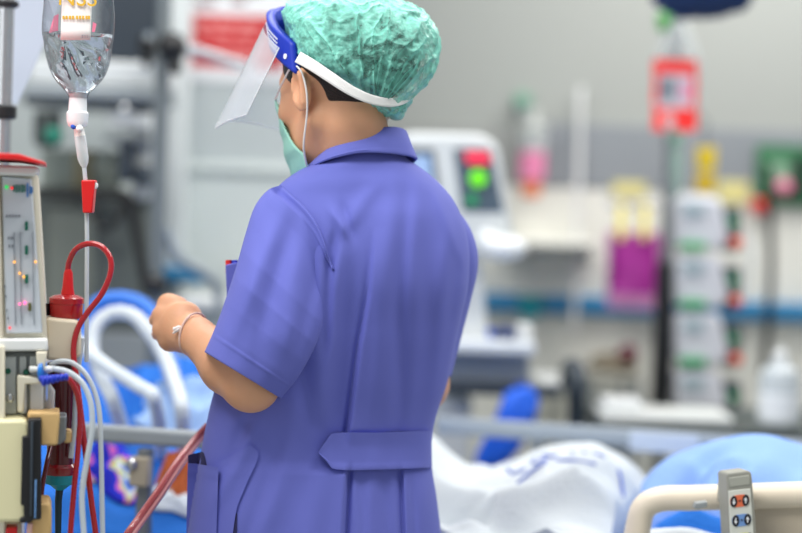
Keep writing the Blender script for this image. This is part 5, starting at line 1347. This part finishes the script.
sbox(134, 165, 150, 186, YE+.05, .05).build('dark_unit', M['slate'], an, bevel=.008)
sbox(104, 136, 150, 142, YE+.03, .2).build('rail', M['midgrey'], an, bevel=.003)
MB().lathe(at(84, 150, YE+.14), (0, 0, -1), [(wid(10, YE), 0), (wid(11, YE), wid(4, YE)), (wid(11, YE), wid(40, YE)), (wid(6, YE), wid(48, YE))], 28).build('brown_canister', mat('olive_brown_canister', (118, 112, 88), .5), an)
MB().lathe(at(48, 112, YE+.04), (0, 0, -1), [(wid(13, YE), 0), (wid(14, YE), wid(4, YE)), (wid(14, YE), wid(30, YE)), (wid(8, YE), wid(36, YE))], 28).build('dark_absorber', mat('dark_absorber', (62, 70, 70), .45), an)
MB().lathe(at(55, 136, YE-.02), (0, -1, 0), [(wid(9, YE), 0), (wid(9, YE), .03), (wid(5, YE), .04)], 20).build('green_valve', mat('deep_teal_green', (30, 118, 98), .5), an)
sbox(40, 150, 120, 190, YE+.24, .03).build('back_plate', mat('sage_grey_plate', (150, 160, 152), .5), an, bevel=.004)
MB().ell(at(124.5, 109, YE-.02), (.011, .011, .011)).build('glint_knob', mat('bright_glint', (240, 242, 242), .08, metal=.6), an)  # knob added in place of a lamp reflection, near-white for the glint
sbox(30, 196, 148, 330, YE+.16, .2).build('lower_cabinet', mat('dark_cabinet', (92, 99, 96), .5), an, bevel=.01)
sbox(46, 206, 96, 318, YE+.14, .03).build('cabinet_door', mat('dark_olive_door', (112, 118, 110), .5), an, bevel=.006)
sbox(24, 330, 152, 700, YE+.16, .2).build('base_cabinet', M['grey'], an, bevel=.01)
for px in (34, 142):
    for dy in (.2, .32):
        q = at(px, 500, YE+dy); MB().lathe((q.x-.012, YE+dy, .04), (1, 0, 0), [(.02, 0), (.04, .003), (.04, .021), (.02, .024)], 18).build('caster', M['black'], an)
MB().tube([at(36, 192, YE+.10), at(90, 194, YE+.08), at(126, 196, YE+.08), at(132, 210, YE+.08), at(140, 250, YE+.08), at(146, 290, YE+.08)], .013, n=12, res=50).build('black_frame_bar', M['black'], an)
MB().tube([at(92, 196, YE+.07), at(94, 216, YE+.05), at(104, 228, YE+.05), at(116, 222, YE+.05), at(122, 204, YE+.07)], .009, n=10, res=40).build('black_cable_loop', M['black'], an)
cmz = thing('lamp_head', 'small black lamp head on a stem above the trolley top', 'lamp head', at(146, 62, YE+.05))
MB().ell(at(147, 46, YE-.05), (wid(9, YE), .04, wid(13, YE)), None, 22, 14).build('head', M['black'], cmz); MB().tube([at(147, 56, YE-.05), at(147, 62, YE+.0)], .012, n=10).build('stem', M['black'], cmz)
MB().lathe(at(149, 36, YE-.085), (0, -1, 0), [(wid(4, YE), 0), (wid(4, YE), .006)], 18).build('lens', mat('grey_lens', (150, 160, 165), .1), cmz)

YPo = 4.32
ps = thing('equipment_pole', 'grey upright pole with a black clamp and a pale swing arm left of the notice', 'pole', floor_of(at(161, 300, YPo)))
px_ = at(160, 140, YPo).x
MB().tube([(px_, YPo, .06), (px_, YPo, 1.95)], .017, n=16).build('pole', mat('mid_grey_pole', (112, 120, 124), .4, metal=.3), ps)
b = MB(); b.lathe((px_, YPo, 0), (0, 0, 1), [(.08, 0), (.085, .01), (.08, .03), (.03, .06), (.02, .09)], 28); b.build('base', M['midgrey'], ps)
MB().ell(at(172, 47, YPo-.03), (.034, .04, .034)).build('clamp_head', M['black'], ps); sbox(170, 52, 180, 74, YPo-.05, .04).build('clamp_lever', M['black'], ps, bevel=.006)
MB().tube([(px_, YPo, at(160, 45, YPo).z), at(172, 47, YPo-.03)], .014, n=10).build('clamp_arm', M['slate'], ps)
MB().tube([at(172, 46, YPo-.02), at(200, 52, YPo+.02), at(226, 60, YPo+.06), at(252, 67, YPo+.10)], [.014, .012, .010], n=12, res=24).build('swing_arm', mat('pale_arm', (186, 192, 196), .4, metal=.2), ps)
MB().tube([at(164, 226, YPo+.03), at(170, 244, YPo+.05), at(182, 260, YPo+.08), at(200, 270, YPo+.14), at(216, 284, YPo+.2), at(222, 320, YPo+.24)], .013, n=12, res=40).build('cable', mat('grey_cable', (165, 174, 178), .5), ps)
MB().ell(at(154, 284, YPo-.04), (.032, .03, .022)).build('lower_clamp', M['black'], ps)
lc = thing('low_cabinet', 'pale low cabinet under the blue guard strip behind the fist', 'cabinet', floor_of(at(195, 420, 4.6)))
sbox(176, 300, 262, 312, 4.6, .3).build('top', M['white'], lc, bevel=.006)
zc_ = at(219, 312, 4.6).z; MB().box((at(219, 312, 4.6).x, 4.76, zc_/2), (wid(78, 4.6), .28, zc_-.004)).build('body', mat('pale_sage_cabinet', (168, 176, 172), .5), lc, bevel=.006)
MB().box((at(219, 312, 4.6).x, 4.612, zc_*.6), (wid(34, 4.6), .012, zc_*.6)).build('door', mat('sage_door', (156, 166, 162), .5), lc, bevel=.004)
